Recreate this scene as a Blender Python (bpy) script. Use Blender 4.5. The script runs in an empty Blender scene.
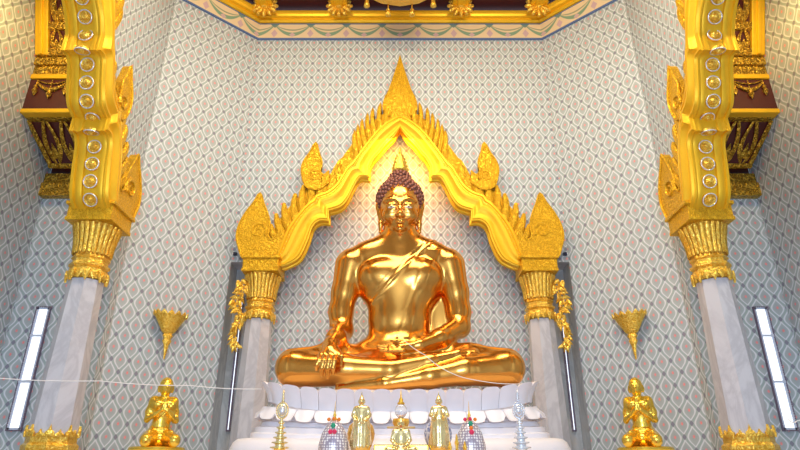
import bpy, bmesh, math, random
import numpy as np
from mathutils import Vector, Matrix
random.seed(7)
D = bpy.data; C = bpy.context.scene.collection
PI = math.pi
# ------------------------------------------------------------ camera, world, light, exposure
F = 580.0; PITCH = math.atan(580.0/1355.0); SP, CP = math.sin(PITCH), math.cos(PITCH)
EYE = 1.6                                   # camera height above the floor (floor is z = 0)
cam = D.cameras.new('camera'); co = D.objects.new('camera', cam); C.objects.link(co)
cam.sensor_width = 36; cam.lens = 36*F/800; cam.clip_end = 200
co.location = (0, 0, EYE); co.rotation_euler = (PI/2+PITCH, 0, 0)
bpy.context.scene.camera = co
sc = bpy.context.scene
sc.view_settings.view_transform = 'Standard'; sc.view_settings.look = 'None'
sc.view_settings.exposure = 0.12; sc.view_settings.gamma = 1
sc.view_settings.use_curve_mapping = False
sc.cycles.max_bounces = 8; sc.cycles.diffuse_bounces = 4; sc.cycles.glossy_bounces = 6
sc.cycles.use_denoising = True; sc.cycles.sample_clamp_indirect = 6
w = D.worlds.new('world'); sc.world = w; w.use_nodes = True
bg = w.node_tree.nodes['Background']; bg.inputs[0].default_value = (.74, .86, 1, 1); bg.inputs[1].default_value = 1.0
def area(name, loc, target, size, power, col, sy=None, spread=None):
    l = D.lights.new(name, 'AREA'); l.energy = power; l.color = col; l.size = size
    if sy: l.shape = 'RECTANGLE'; l.size_y = sy
    if spread: l.spread = spread
    o = D.objects.new(name, l); C.objects.link(o); o.location = loc
    o.rotation_euler = (Vector(target)-Vector(loc)).to_track_quat('-Z', 'Y').to_euler()
    return o
area('ceiling_light', (0, 4.2, 9.2), (0, 5.6, 0), 3.2, 240, (1, .89, .73))
area('cove_light', (-2.0, 4.6, 9.3), (-3.0, 8.9, 6.6), 1.2, 125, (1, .74, .40), .6)
area('cove_light', (2.0, 4.6, 9.3), (3.0, 8.9, 6.6), 1.2, 125, (1, .74, .40), .6)
area('doorway_daylight', (0, -2.6, 3.0), (0, 8, 2.8), 2.4, 260, (.64, .79, 1), 2.4)
area('niche_spotlight', (0, 9.02, 7.15), (0, 9.72, 6.3), .5, 62, (1, .40, .03), .25)
area('bay_light', (-4.6, 5.6, 7.6), (-5.2, 6.9, 5.6), .5, 30, (1, .66, .2))
area('bay_light', (4.6, 5.6, 7.6), (5.2, 6.9, 5.6), .5, 30, (1, .66, .2))

def at(px, py, Y):
    """a point of the place seen at pixel (px,py) and standing at distance Y"""
    v = 225.0-py; dz = Y/(CP - v/F*SP)
    return Vector(((px-400)*dz/F, Y, EYE + dz*(SP + v/F*CP)))
def mpp(py, Y):                               # metres per pixel there
    return Y/(CP - (225.0-py)/F*SP)/F

# ------------------------------------------------------------ materials
class NT:
    def __init__(s, name):
        m = D.materials.new(name); m.use_nodes = True; s.m = m; s.t = m.node_tree
        s.b = s.t.nodes['Principled BSDF']
    def n(s, typ, **k):
        x = s.t.nodes.new(typ)
        for a, b in k.items(): setattr(x, a, b)
        return x
    def l(s, a, b): s.t.links.new(a, b)
    def math(s, op, a, b=None, c=None, clamp=False):
        x = s.n('ShaderNodeMath', operation=op, use_clamp=clamp)
        for i, v in enumerate((a, b, c)):
            if v is None: continue
            if isinstance(v, (int, float)): x.inputs[i].default_value = v
            else: s.l(v, x.inputs[i])
        return x.outputs[0]
    def mix(s, f, a, b):
        x = s.n('ShaderNodeMix', data_type='RGBA')
        for i, v in ((0, f), (6, a), (7, b)):
            if isinstance(v, (int, float)): x.inputs[i].default_value = v
            elif isinstance(v, tuple): x.inputs[i].default_value = (*v, 1)
            else: s.l(v, x.inputs[i])
        return x.outputs[2]
    def below(s, a, thr, soft=.02):           # 1 where a < thr
        return s.math('MULTIPLY_ADD', a, -1.0/soft, (thr+soft/2)/soft, True)
    def noise(s, scale, detail=2, obj=True):
        tc = s.n('ShaderNodeTexCoord'); nz = s.n('ShaderNodeTexNoise')
        nz.inputs['Scale'].default_value = scale; nz.inputs['Detail'].default_value = detail
        s.l(tc.outputs['Object'], nz.inputs['Vector']); return nz.outputs[0]
def set_p(b, col=None, rough=.5, metal=0, **k):
    if col: b.inputs['Base Color'].default_value = (*col, 1)
    b.inputs['Roughness'].default_value = rough; b.inputs['Metallic'].default_value = metal
    for a, v in k.items(): b.inputs[a].default_value = v
def plain(name, col, rough=.5, metal=0, var=.12, scale=8, bump=0, bscale=40, **k):
    q = NT(name); set_p(q.b, None, rough, metal, **k)
    nz = q.noise(scale, 3)
    q.l(q.mix(nz, tuple(c*(1-var) for c in col), tuple(min(1, c*(1+var)) for c in col)), q.b.inputs['Base Color'])
    if bump:
        bp = q.n('ShaderNodeBump'); bp.inputs['Strength'].default_value = 1; bp.inputs['Distance'].default_value = bump
        q.l(q.noise(bscale, 3), bp.inputs['Height']); q.l(bp.outputs[0], q.b.inputs['Normal'])
    return q.m
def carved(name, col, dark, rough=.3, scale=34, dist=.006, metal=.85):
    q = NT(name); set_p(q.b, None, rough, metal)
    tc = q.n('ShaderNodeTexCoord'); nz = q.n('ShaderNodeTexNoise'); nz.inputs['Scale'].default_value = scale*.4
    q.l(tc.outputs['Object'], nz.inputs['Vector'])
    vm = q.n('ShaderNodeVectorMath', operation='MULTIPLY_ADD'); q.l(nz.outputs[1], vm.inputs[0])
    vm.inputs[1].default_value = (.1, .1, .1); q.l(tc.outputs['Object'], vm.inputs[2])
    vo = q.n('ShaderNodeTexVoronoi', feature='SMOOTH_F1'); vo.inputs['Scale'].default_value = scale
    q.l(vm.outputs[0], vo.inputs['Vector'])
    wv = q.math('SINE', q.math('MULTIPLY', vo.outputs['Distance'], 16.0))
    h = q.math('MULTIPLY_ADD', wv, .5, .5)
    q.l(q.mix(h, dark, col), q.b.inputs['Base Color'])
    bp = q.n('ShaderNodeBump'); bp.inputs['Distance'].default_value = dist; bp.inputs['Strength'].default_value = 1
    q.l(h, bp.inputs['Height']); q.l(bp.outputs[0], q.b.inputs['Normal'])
    return q.m
GOLD = (.95, .58, .035)
M = {}
M['gold'] = plain('gilded_wood', (.90, .545, .022), .42, .5, .06, 5, .002, 30)
M['carved'] = carved('carved_gilding', (.95, .59, .03), (.68, .37, .012), .38, 38, .006, .6)
M['capital'] = carved('bright_carved_gilding', (1, .72, .14), (.82, .46, .04), .3, 30, .004, .75)
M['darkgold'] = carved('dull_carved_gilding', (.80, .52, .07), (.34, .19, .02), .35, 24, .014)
M['buddha'] = plain('polished_gold', (.80, .39, .085), .21, 1, .05, 1.5)
M['statue'] = plain('gilt_bronze', (.98, .68, .10), .24, .9, .04, 6)
M['palegold'] = plain('pale_bright_gilt', (1, .82, .42), .2, .9, .05, 9)
M['curls'] = plain('dark_copper_curls', (.25, .10, .075), .38, .5, .15, 30)
M['red'] = plain('dark_red_lacquer', (.065, .008, .008), .35, 0, .2, 10)
M['white'] = plain('white_stone', (.88, .86, .93), .38, 0, .03, 3)
M['navy'] = plain('dark_plastic', (.03, .04, .09), .4)
M['ivory'] = plain('blue_grey_metal', (.60, .68, .85), .4)
M['silver'] = plain('cut_crystal', (.80, .84, .95), .12, .45, .12, 60)
M['blueglaze'] = carved('blue_white_glaze', (.75, .78, .90), (.16, .22, .50), .2, 26, .003, .1)
M['amber'] = carved('amber_glaze', (.95, .60, .10), (.70, .35, .05), .2, 20, .003, .4)
M['ruby'] = plain('red_stones', (.75, .03, .12), .3)
M['green'] = plain('green_stones', (.02, .35, .20), .3)
M['orange'] = plain('orange_stones', (.9, .25, .03), .3)
M['cloth'] = plain('saffron_cloth', (.95, .58, .10), .8, 0, .08, 4)
M['thread'] = plain('white_cotton', (.85, .85, .86), .8)
M['pearl'] = plain('shell_inlay', (.8, .78, .72), .3, 0, .02)
M['wood'] = plain('pale_wood', (.75, .52, .22), .5)
M['carpet'] = plain('red_carpet', (.50, .10, .03), .9, 0, .2, 12)
M['floor'] = plain('pale_polished_floor', (.55, .56, .60), .25, 0, .08, 2)

def marble(name, base, vein, scale=2.2):
    q = NT(name); set_p(q.b, None, .22)
    tc = q.n('ShaderNodeTexCoord'); mp = q.n('ShaderNodeMapping'); mp.inputs['Rotation'].default_value = (.4, .5, 0)
    mp.inputs['Scale'].default_value = (1, 1, .5)
    q.l(tc.outputs['Object'], mp.inputs[0])
    nz = q.n('ShaderNodeTexNoise'); nz.inputs['Scale'].default_value = scale; nz.inputs['Detail'].default_value = 9
    nz.inputs['Roughness'].default_value = .62; nz.inputs['Distortion'].default_value = .8; q.l(mp.outputs[0], nz.inputs['Vector'])
    r = q.math('ABSOLUTE', q.math('SUBTRACT', nz.outputs[0], .5))
    f = q.below(r, .045, .09)
    q.l(q.mix(q.math('MULTIPLY', f, .6), base, vein), q.b.inputs['Base Color']); return q.m
M['marble'] = marble('pale_grey_marble', (.60, .61, .67), (.42, .43, .49))
M['marble2'] = marble('grey_veined_marble', (.50, .53, .55), (.33, .36, .38), 3)

def lamp_mat(name, col, st):
    q = NT(name); set_p(q.b, (0.8, .8, .8), .2)
    q.b.inputs['Emission Color'].default_value = (*col, 1); q.b.inputs['Emission Strength'].default_value = st
    return q.m
M['pane'] = lamp_mat('daylit_window_pane', (.93, .97, 1), 1.25)

def wallpaper(name, cw, ch):
    """pale wallpaper: diagonal trellis, dark crossings, pointed medallions with a coral dot (uv in metres)"""
    q = NT(name); set_p(q.b, None, .55)
    uv = q.n('ShaderNodeUVMap'); sp = q.n('ShaderNodeSeparateXYZ'); q.l(uv.outputs[0], sp.inputs[0])
    u = q.math('DIVIDE', sp.outputs[0], cw); v = q.math('DIVIDE', sp.outputs[1], ch)
    def fr(x): return q.math('SUBTRACT', q.math('FRACT', q.math('ADD', x, 50.5)), .5)
    fa = fr(q.math('ADD', u, v)); fb = fr(q.math('SUBTRACT', u, v))
    aa = q.math('ABSOLUTE', fa); ab = q.math('ABSOLUTE', fb)
    x = q.math('MULTIPLY', q.math('ADD', fa, fb), .5); y = q.math('MULTIPLY', q.math('SUBTRACT', fa, fb), .5)
    ax = q.math('ABSOLUTE', x)
    # ogee medallion: an ellipse drawn to a point at the top
    t = q.math('ADD', y, .5)
    t = q.math('MULTIPLY_ADD', y, 1/.80, .5)
    t = q.math('MINIMUM', q.math('MAXIMUM', t, .001), .999)
    wd = q.math('MULTIPLY', q.math('POWER', q.math('SINE', q.math('MULTIPLY', q.math('POWER', t, .90), PI)), 1.55), .30)
    md = q.math('SUBTRACT', ax, wd)                     # <0 inside
    inside = q.below(md, -.035, .03)
    outl = q.math('MULTIPLY', q.below(q.math('ABSOLUTE', md), .040, .03), q.below(q.math('ABSOLUTE', y), .405, .04))
    band = q.below(q.math('SUBTRACT', .5, q.math('MAXIMUM', aa, ab)), .10, .05)
    node = q.below(q.math('SUBTRACT', .5, q.math('MINIMUM', aa, ab)), .12, .03)
    rr = q.math('SQRT', q.math('ADD', q.math('POWER', x, 2.0), q.math('POWER', y, 2.0)))
    dot = q.below(rr, .062, .03); inner = q.below(rr, .16, .08)
    c = q.mix(band, (.53, .60, .66), (.36, .46, .49))
    c = q.mix(inside, c, (.42, .49, .53)); c = q.mix(q.math('MULTIPLY', inner, .4), c, (.36, .40, .45))
    c = q.mix(outl, c, (.70, .745, .82)); c = q.mix(node, c, (.24, .24, .32)); c = q.mix(dot, c, (.84, .30, .29))
    q.l(c, q.b.inputs['Base Color']); return q.m
M['paper'] = wallpaper('trellis_wallpaper', .247, .342)
M['paper_niche'] = wallpaper('niche_trellis_wallpaper', .247, .318)
M['paper2'] = wallpaper('bay_trellis_wallpaper', .272, .325)

def frieze_mat():
    q = NT('painted_swag_frieze'); set_p(q.b, None, .5)
    uv = q.n('ShaderNodeUVMap'); sp = q.n('ShaderNodeSeparateXYZ'); q.l(uv.outputs[0], sp.inputs[0])
    v = sp.outputs[1]                                   # 0..1 bottom to top
    f = q.math('SUBTRACT', q.math('FRACT', q.math('ADD', q.math('DIVIDE', sp.outputs[0], .73), 50.5)), .5)  # 0 = swag middle
    f2 = q.math('MULTIPLY', q.math('POWER', f, 2.0), 4.0)
    def swag(bottom, th):
        cv = q.math('MULTIPLY_ADD', f2, .88-bottom, bottom)
        wd = q.math('MULTIPLY_ADD', f2, -th*.8, th)
        return q.below(q.math('SUBTRACT', q.math('ABSOLUTE', q.math('SUBTRACT', v, cv)), wd), 0, .03)
    c = q.mix(swag(.56, .04), (.80, .66, .46), (.30, .36, .26))
    c = q.mix(swag(.30, .11), c, (.22, .38, .28))
    e = q.math('SUBTRACT', .5, q.math('ABSOLUTE', f))
    dia = q.math('ADD', q.math('DIVIDE', e, .09), q.math('DIVIDE', q.math('ABSOLUTE', q.math('SUBTRACT', v, .36)), .24))
    c = q.mix(q.below(dia, 1, .15), c, (.60, .44, .52))
    dia3 = q.math('ADD', q.math('DIVIDE', e, .12), q.math('DIVIDE', q.math('ABSOLUTE', q.math('SUBTRACT', v, .9)), .2))
    c = q.mix(q.below(dia3, 1, .15), c, (.16, .28, .28))
    dia2 = q.math('ADD', q.math('DIVIDE', q.math('ABSOLUTE', f), .09), q.math('DIVIDE', q.math('ABSOLUTE', q.math('SUBTRACT', v, .28)), .14))
    c = q.mix(q.below(dia2, 1, .15), c, (.60, .44, .50))
    edge = q.math('SUBTRACT', .5, q.math('ABSOLUTE', q.math('SUBTRACT', v, .5)))
    c = q.mix(q.below(edge, .09, .02), c, (.10, .17, .36))
    q.l(c, q.b.inputs['Base Color']); return q.m
M['frieze'] = frieze_mat()
def dotted_frame():
    q = NT('dotted_dark_frame'); set_p(q.b, None, .5)
    tc = q.n('ShaderNodeTexCoord'); vo = q.n('ShaderNodeTexVoronoi'); vo.inputs['Scale'].default_value = 34
    vo.inputs['Randomness'].default_value = .2; q.l(tc.outputs['Object'], vo.inputs['Vector'])
    q.l(q.mix(q.below(vo.outputs['Distance'], .3, .1), (.16, .13, .20), (.6, .6, .65)), q.b.inputs['Base Color']); return q.m
M['dotted'] = dotted_frame()
def jewelled():
    q = NT('jewelled_lattice'); set_p(q.b, None, .25, .2)
    tc = q.n('ShaderNodeTexCoord'); vo = q.n('ShaderNodeTexVoronoi'); vo.inputs['Scale'].default_value = 42
    vo.inputs['Randomness'].default_value = .15; q.l(tc.outputs['Object'], vo.inputs['Vector'])
    q.l(q.mix(q.below(vo.outputs['Distance'], .42, .1), (.40, .36, .46), (.95, .95, 1)), q.b.inputs['Base Color']); return q.m
M['jewel'] = jewelled()

# ------------------------------------------------------------ mesh helpers
def link_mesh(name, me, mat, parent=None, smooth=False):
    o = D.objects.new(name, me); C.objects.link(o)
    if mat: me.materials.append(mat)
    if smooth:
        me.polygons.foreach_set('use_smooth', [True]*len(me.polygons))
    if parent: o.parent = parent
    return o
def obj(name, bm, mat, parent=None, smooth=False, auto=None):
    bmesh.ops.recalc_face_normals(bm, faces=bm.faces)
    me = D.meshes.new(name); bm.to_mesh(me); bm.free()
    o = link_mesh(name, me, mat, parent, smooth or auto is not None)
    if auto is not None:
        try: me.set_sharp_from_angle(angle=auto)
        except Exception: pass
    return o
def raw(name, vs, fs, mat, parent=None, smooth=False, auto=None):
    me = D.meshes.new(name); me.from_pydata([tuple(v) for v in vs], [], fs)
    bm = bmesh.new(); bm.from_mesh(me); D.meshes.remove(me)
    return obj(name, bm, mat, parent, smooth, auto)
def thing(name, label, cat, loc=(0, 0, 0), rz=0, group=None):
    o = D.objects.new(name, None); C.objects.link(o); o.location = loc; o.rotation_euler = (0, 0, rz)
    o.empty_display_size = .2
    return tag(o, label, cat, group)
def tag(o, label, cat, group=None):
    o['label'] = label; o['category'] = cat
    if group: o['group'] = group
    return o
def struct(o): o['kind'] = 'structure'; return o
def copy_tree(o, parent=None):
    c = o.copy(); C.objects.link(c)
    if parent: c.parent = parent
    for ch in list(o.children): copy_tree(ch, c)
    return c
def box(bm, c, s, bevel=0):
    r = bmesh.ops.create_cube(bm, size=1, matrix=Matrix.Translation(c) @ Matrix.Diagonal((*s, 1)))
    if bevel:
        es = list({e for v in r['verts'] for e in v.link_edges})
        bmesh.ops.bevel(bm, geom=es, offset=bevel, segments=2, affect='EDGES', profile=.6)
def lathe(bm, prof, n=24, loc=(0, 0, 0), sx=1, sy=1, rot=0, mod=None, M4=None):
    """prof: (radius, z) from bottom to top"""
    rings = []
    for (r, z) in prof:
        ring = []
        for k in range(n):
            a = 2*PI*k/n+rot; rr = r*(mod(a, z) if mod else 1)
            p = Vector((loc[0]+rr*sx*math.cos(a), loc[1]+rr*sy*math.sin(a), loc[2]+z))
            if M4: p = M4 @ p
            ring.append(bm.verts.new(p))
        rings.append(ring)
    for i in range(len(rings)-1):
        for k in range(n):
            bm.faces.new((rings[i][k], rings[i][(k+1) % n], rings[i+1][(k+1) % n], rings[i+1][k]))
    bm.faces.new(rings[0][::-1]); bm.faces.new(rings[-1])
def tube(bm, pts, rad, n=8):
    pts = [Vector(p) for p in pts]; rings = []
    for i, p in enumerate(pts):
        d = (pts[min(i+1, len(pts)-1)]-pts[max(i-1, 0)]).normalized()
        a = d.orthogonal().normalized() if i == 0 else (pa - d*pa.dot(d)).normalized()
        pa = a; b = d.cross(a); r = rad[i] if isinstance(rad, (list, tuple)) else rad
        rings.append([bm.verts.new(p+r*(a*math.cos(2*PI*k/n)+b*math.sin(2*PI*k/n))) for k in range(n)])
    for i in range(len(rings)-1):
        for k in range(n):
            bm.faces.new((rings[i][k], rings[i][(k+1) % n], rings[i+1][(k+1) % n], rings[i+1][k]))
    bm.faces.new(rings[0][::-1]); bm.faces.new(rings[-1])
def ball(bm, c, r, u=12, v=8, s=(1, 1, 1), M4=None):
    m = Matrix.Translation(c) @ Matrix.Diagonal((*s, 1))
    bmesh.ops.create_uvsphere(bm, u_segments=u, v_segments=v, radius=r, matrix=(M4 @ m) if M4 else m)
def plate(bm, pts, y0, y1, puff=0, mid=.5):
    """a solid from an (x,z) outline between depths y0 (front) and y1 (back), pillowed forward by puff"""
    n = len(pts); cx = sum(p[0] for p in pts)/n; cz = sum(p[1] for p in pts)/n
    A = [bm.verts.new((x, y0, z)) for x, z in pts]; B = [bm.verts.new((x, y1, z)) for x, z in pts]
    for k in range(n): bm.faces.new((A[k], A[(k+1) % n], B[(k+1) % n], B[k]))
    if puff:
        I = [bm.verts.new((cx+(x-cx)*mid, y0-puff, cz+(z-cz)*mid)) for x, z in pts]
        for k in range(n): bm.faces.new((A[k], I[k], I[(k+1) % n], A[(k+1) % n]))
        f = [bm.faces.new(I)]
    else: f = [bm.faces.new(A)]
    f.append(bm.faces.new(B[::-1]))
    bmesh.ops.triangulate(bm, faces=f)
def wallpoly(name, pts2, fn, mat, parent=None, su=1):
    """flat wall from a 2-D outline (u, z) mapped by fn(u, z); uv in metres"""
    bm = bmesh.new(); vs = [bm.verts.new(fn(u, z)) for u, z in pts2]; f = bm.faces.new(vs)
    uvl = bm.loops.layers.uv.new('UVMap')
    for l, (u, z) in zip(f.loops, pts2): l[uvl].uv = (u*su, z)
    bmesh.ops.triangulate(bm, faces=[f])
    me = D.meshes.new(name); bm.to_mesh(me); bm.free()
    o = link_mesh(name, me, mat, parent)
    return o

# ------------------------------------------------------------ signed-distance sculpting for the figures
class Sculpt:
    def __init__(s, lo, hi, h):
        s.h = h; s.lo = np.array(lo, float)
        s.n = np.ceil((np.array(hi)-s.lo)/h).astype(int)+1
        s.ax = [s.lo[i]+h*np.arange(s.n[i]) for i in range(3)]
        s.d = np.full(tuple(s.n), 1.0, np.float32)
    def _win(s, lo, hi):
        sl = []
        for i in range(3):
            a = max(0, int((lo[i]-s.lo[i])/s.h)); b = min(s.n[i], int((hi[i]-s.lo[i])/s.h)+2)
            if b <= a: return None
            sl.append(slice(a, b))
        X, Y, Z = np.meshgrid(*[s.ax[i][sl[i]].astype(np.float32) for i in range(3)], indexing='ij')
        return tuple(sl), X, Y, Z
    def _put(s, sl, d, k, cut=False):
        a = s.d[sl]
        if cut: d = -d; h = np.maximum(k-np.abs(a-d), 0)/k; s.d[sl] = np.maximum(a, d)+h*h*k/4
        else: h = np.maximum(k-np.abs(a-d), 0)/k; s.d[sl] = np.minimum(a, d)+h*h*k/4*-1
    def cone(s, a, b, ra, rb, k=.05, cut=False):
        a = np.array(a, float); b = np.array(b, float); m = max(ra, rb)+k+3*s.h
        q = s._win(np.minimum(a, b)-m, np.maximum(a, b)+m)
        if q is None: return
        sl, X, Y, Z = q; ab = b-a; L = (ab**2).sum()+1e-9
        t = np.clip(((X-a[0])*ab[0]+(Y-a[1])*ab[1]+(Z-a[2])*ab[2])/L, 0, 1)
        d = np.sqrt((X-a[0]-t*ab[0])**2+(Y-a[1]-t*ab[1])**2+(Z-a[2]-t*ab[2])**2)-(ra+(rb-ra)*t)
        s._put(sl, d, k, cut)
    def chain(s, pts, rad, k=.05):
        for i in range(len(pts)-1): s.cone(pts[i], pts[i+1], rad[i], rad[i+1], k)
    def ell(s, c, r, k=.05, cut=False, rot=None):
        c = np.array(c, float); r = np.array(r, float); m = r.max()+k+3*s.h
        q = s._win(c-m, c+m)
        if q is None: return
        sl, X, Y, Z = q; X = X-c[0]; Y = Y-c[1]; Z = Z-c[2]
        if rot is not None:
            R = np.array(Matrix.Rotation(rot[0], 3, rot[1])).T
            X, Y, Z = (R[i, 0]*X+R[i, 1]*Y+R[i, 2]*Z for i in range(3))
        k0 = np.sqrt((X/r[0])**2+(Y/r[1])**2+(Z/r[2])**2); k1 = np.sqrt((X/r[0]**2)**2+(Y/r[1]**2)**2+(Z/r[2]**2)**2)
        s._put(sl, k0*(k0-1)/(k1+1e-6), k, cut)
    def field(s, fn):                          # displace by fn(X,Y,Z)
        X, Y, Z = np.meshgrid(*[a.astype(np.float32) for a in s.ax], indexing='ij', sparse=True)
        s.d -= fn(X, Y, Z)
    def mesh(s, name, mat, parent=None):
        d = s.d; ins = d < 0
        c = np.zeros(tuple(s.n-1), np.int8)
        for i in (0, 1):
            for j in (0, 1):
                for k in (0, 1): c += ins[i:s.n[0]-1+i, j:s.n[1]-1+j, k:s.n[2]-1+k]
        act = (c > 0) & (c < 8); idx = np.full(act.shape, -1, np.int64); A = np.argwhere(act)
        idx[act] = np.arange(len(A)); P = np.zeros((len(A), 3)); W = np.zeros(len(A))
        cor = [(i, j, k) for i in (0, 1) for j in (0, 1) for k in (0, 1)]
        val = {q: d[A[:, 0]+q[0], A[:, 1]+q[1], A[:, 2]+q[2]].astype(float) for q in cor}
        for q in cor:
            for ax in range(3):
                if q[ax]: continue
                r = list(q); r[ax] = 1; r = tuple(r); a, b = val[q], val[r]; m = (a < 0) != (b < 0)
                t = np.where(m, a/np.where(m, a-b, 1), 0)
                for e in range(3): P[:, e] += np.where(m, q[e]+(t if e == ax else 0), 0)
                W += m
        P = (A+P/W[:, None])*s.h+s.lo
        faces = []
        for ax in range(3):
            u, v = (ax+1) % 3, (ax+2) % 3
            s0 = [slice(1, -1)]*3; s0[ax] = slice(0, -1); s1 = [slice(1, -1)]*3; s1[ax] = slice(1, None)
            a = ins[tuple(s0)]; b = ins[tuple(s1)]
            E = np.argwhere(a != b); 
            if not len(E): continue
            av = a[tuple(E.T)]; G = E.copy(); G[:, u] += 1; G[:, v] += 1
            def gi(du, dv):
                H = G.copy(); H[:, u] += du; H[:, v] += dv; return idx[tuple(H.T)]
            q = np.stack([gi(-1, -1), gi(0, -1), gi(0, 0), gi(-1, 0)], 1)
            q[~av] = q[~av][:, ::-1]; faces.append(q)
        fs = np.concatenate(faces); fs = fs[(fs >= 0).all(1)]
        me = D.meshes.new(name); me.from_pydata(P.tolist(), [], fs.tolist())
        me.validate()
        return link_mesh(name, me, mat, parent, True)

# ------------------------------------------------------------ the room
YB, YN, XS, YE = 9.3, 9.72, 4.1, 8.15         # back wall, niche wall, side wall plane, end of angled wall
XC, ZT, ZL = 2.87, 8.05+EYE, 3.30+EYE         # corner x, top of the paper, lintel height
YC, ZTOP = 4.87, 8.62+EYE                     # room centre, ceiling
YR, XO = 7.95, 5.43                           # bay end wall, bay outer wall
AY = 9.2                                      # plane of the back arch
Ipx = [(401,131),(394,139),(386,147),(379,156),(373,163),(369,171),(369,180),(360,180),(354,189),(348,201),(341,209),(329,213),(329,223),(320,223),(313,229),(308,243),(300,259),(290,266),(282,269)]
Epx = [(401,121),(391,124),(379,133),(368,146),(360,157),(354,165),(351,168),(348,171),(343,179),(337,188),(328,195),(317,199),(314,203),(309,207),(300,217),(290,230),(283,246),(279,258),(272,264)]
YSA = 4.87                                    # centre of the side arches: steeper and narrower than the middle one
def a2(p, zs=1, k=1):                          # arch-local (x, z above capital top); zs = 1 middle arch, else side arch
    q = at(p[0]-1 if p[0] > 400 else p[0], p[1], AY); z0 = 3.27+EYE
    x, z = q.x, q.z-z0
    if zs == 1: return (x, z)
    fx = lambda x: -float(np.interp(-x, (-.01, 0, .563, 1.236, 2.27, 3.3), (-.01, 0, .98, 1.52, 2.27, 3.1)))
    fz = lambda z: float(np.interp(z, (-1, 0, .73, 1.55, 2.57, 4.3), (-1, 0, .82, 1.63, 3.0, 4.8)))
    if k < 3: return (fx(x), fz(z)*(1 if k == 1 else .97))
    x0 = HX[0]; return (fx(x0)+(x-x0)*.95, z*(.82 if x0 < -1.8 else .91))
HX = [0]
def densify(pts, cusps, n=4):                  # smooth curve pieces between cusps
    out = []; segs = []; st = 0
    for c in list(cusps)+[len(pts)-1]:
        segs.append(pts[st:c+1]); st = c
    for s in segs:
        for i in range(len(s)-1):
            p0 = s[max(i-1, 0)]; p1 = s[i]; p2 = s[i+1]; p3 = s[min(i+2, len(s)-1)]
            for k in range(n):
                t = k/n
                out.append(tuple(.5*((2*p1[e])+(-p0[e]+p2[e])*t+(2*p0[e]-5*p1[e]+4*p2[e]-p3[e])*t*t+(-p0[e]+3*p1[e]-3*p2[e]+p3[e])*t**3) for e in (0, 1)))
    out.append(pts[-1]); return out
CUSP = (5, 6, 11, 12)
def arch_curves(zs):
    I = densify([a2(p, zs) for p in Ipx], CUSP); E = densify([a2(p, zs, 2) for p in Epx], CUSP)
    I[0] = (0, I[0][1]); E[0] = (0, E[0][1]); return I, E

def arched_wall(name, x0, x1, jamb, zs, fn, su=1):
    """wall from x0 to x1 with an opening; jamb = half width of the lower opening"""
    L = opening(zs, jamb, ZL)
    if x1 > jamb+.01: L = [(x0, 0), (-jamb, 0)]+L+[(jamb, 0), (x1, 0)]
    bm = bmesh.new(); uvl = bm.loops.layers.uv.new('UVMap'); run = L[0][0]
    for (a, za), (b, zb) in zip(L, L[1:]):
        if b-a < 1e-4: continue
        f = bm.faces.new([bm.verts.new(fn(*p)) for p in ((a, za), (b, zb), (b, ZT), (a, ZT))])
        for l, p in zip(f.loops, ((a, za), (b, zb), (b, ZT), (a, ZT))): l[uvl].uv = (p[0]*su, p[1])
    me = D.meshes.new(name); bm.to_mesh(me); bm.free()
    return struct(link_mesh(name, me, M['paper']))
def opening(zs, hw, zl):
    """outline of the wall opening, from (-hw, lintel) round the arch to (hw, lintel); z is world"""
    I, E = arch_curves(zs); z0 = 3.27+EYE
    L = [((i[0]*.4+e[0]*.6), z0+(i[1]*.4+e[1]*.6)) for i, e in zip(I, E)][::2]
    L = L[::-1]                                 # from block up to the apex
    L = [(-hw, zl), (L[0][0], zl)]+[p for p in L if p[1] > zl+.01]
    K = [L[0]]
    for p in L[1:]:                             # keep x non-decreasing
        K.append((max(p[0], K[-1][0]), p[1]))
    L = K
    return L+[(-x, z) for x, z in L[::-1] if abs(x) > .001]
arched_wall('wall_back', -XC, XC, XC, 1, lambda u, z: (u, YB, z))
struct(wallpoly('wall_niche', [(-2.36, 0), (-2.36, ZT), (2.36, ZT), (2.36, 0)], lambda u, z: (u, YN, z), M['paper_niche']))
for s, nm in ((-1, 'left'), (1, 'right')):
    # marble panels beside the inner columns and the reveal of the opening
    struct(wallpoly('wall_niche_panel_'+nm, [(2.36, 0), (2.36, ZL+.3), (XC, ZL+.3), (XC, 0)], lambda u, z: (s*u, YN, z), M['marble2']))
    bm = bmesh.new(); box(bm, (s*(XC+.02), (YB+YN)/2, ZL/2), (.04, YN-YB, ZL)); struct(obj('wall_reveal_'+nm, bm, M['marble2']))
    bm = bmesh.new(); box(bm, (s*2.5, (YB+YN)/2+.01, ZL+.03), (.80, YN-YB-.02, .06)); struct(obj('trim_lintel_'+nm, bm, M['marble']))
    # angled wall
    Ld = math.hypot(XS-XC, YB-YE)
    struct(wallpoly('wall_angled_'+nm, [(0, 0), (Ld, 0), (Ld, ZT), (0, ZT)],
                    lambda u, z: (s*(XC+(XS-XC)*u/Ld), YB+(YE-YB)*u/Ld, z), M['paper'], su=s))
    # side wall with its arch opening
    arched_wall('wall_'+nm, YSA-YE, YE-YSA, YR-YSA, .83, lambda u, z: (s*XS, YSA+u, z), su=s)
    # bay: end wall, outer wall, ceiling
    struct(wallpoly('wall_bay_end_'+nm, [(XS, 0), (XO, 0), (XO, ZT), (XS, ZT)], lambda u, z: (s*u, YR, z), M['paper2'], su=s))
    struct(wallpoly('wall_bay_outer_'+nm, [(YC-3, 0), (YR, 0), (YR, ZT), (YC-3, ZT)], lambda u, z: (s*XO, u, z), M['paper2'], su=s))
YF = 2*YC-YB; arched_wall('wall_front', -XC, XC, XC, 1, lambda u, z: (u, YF, z))
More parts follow.
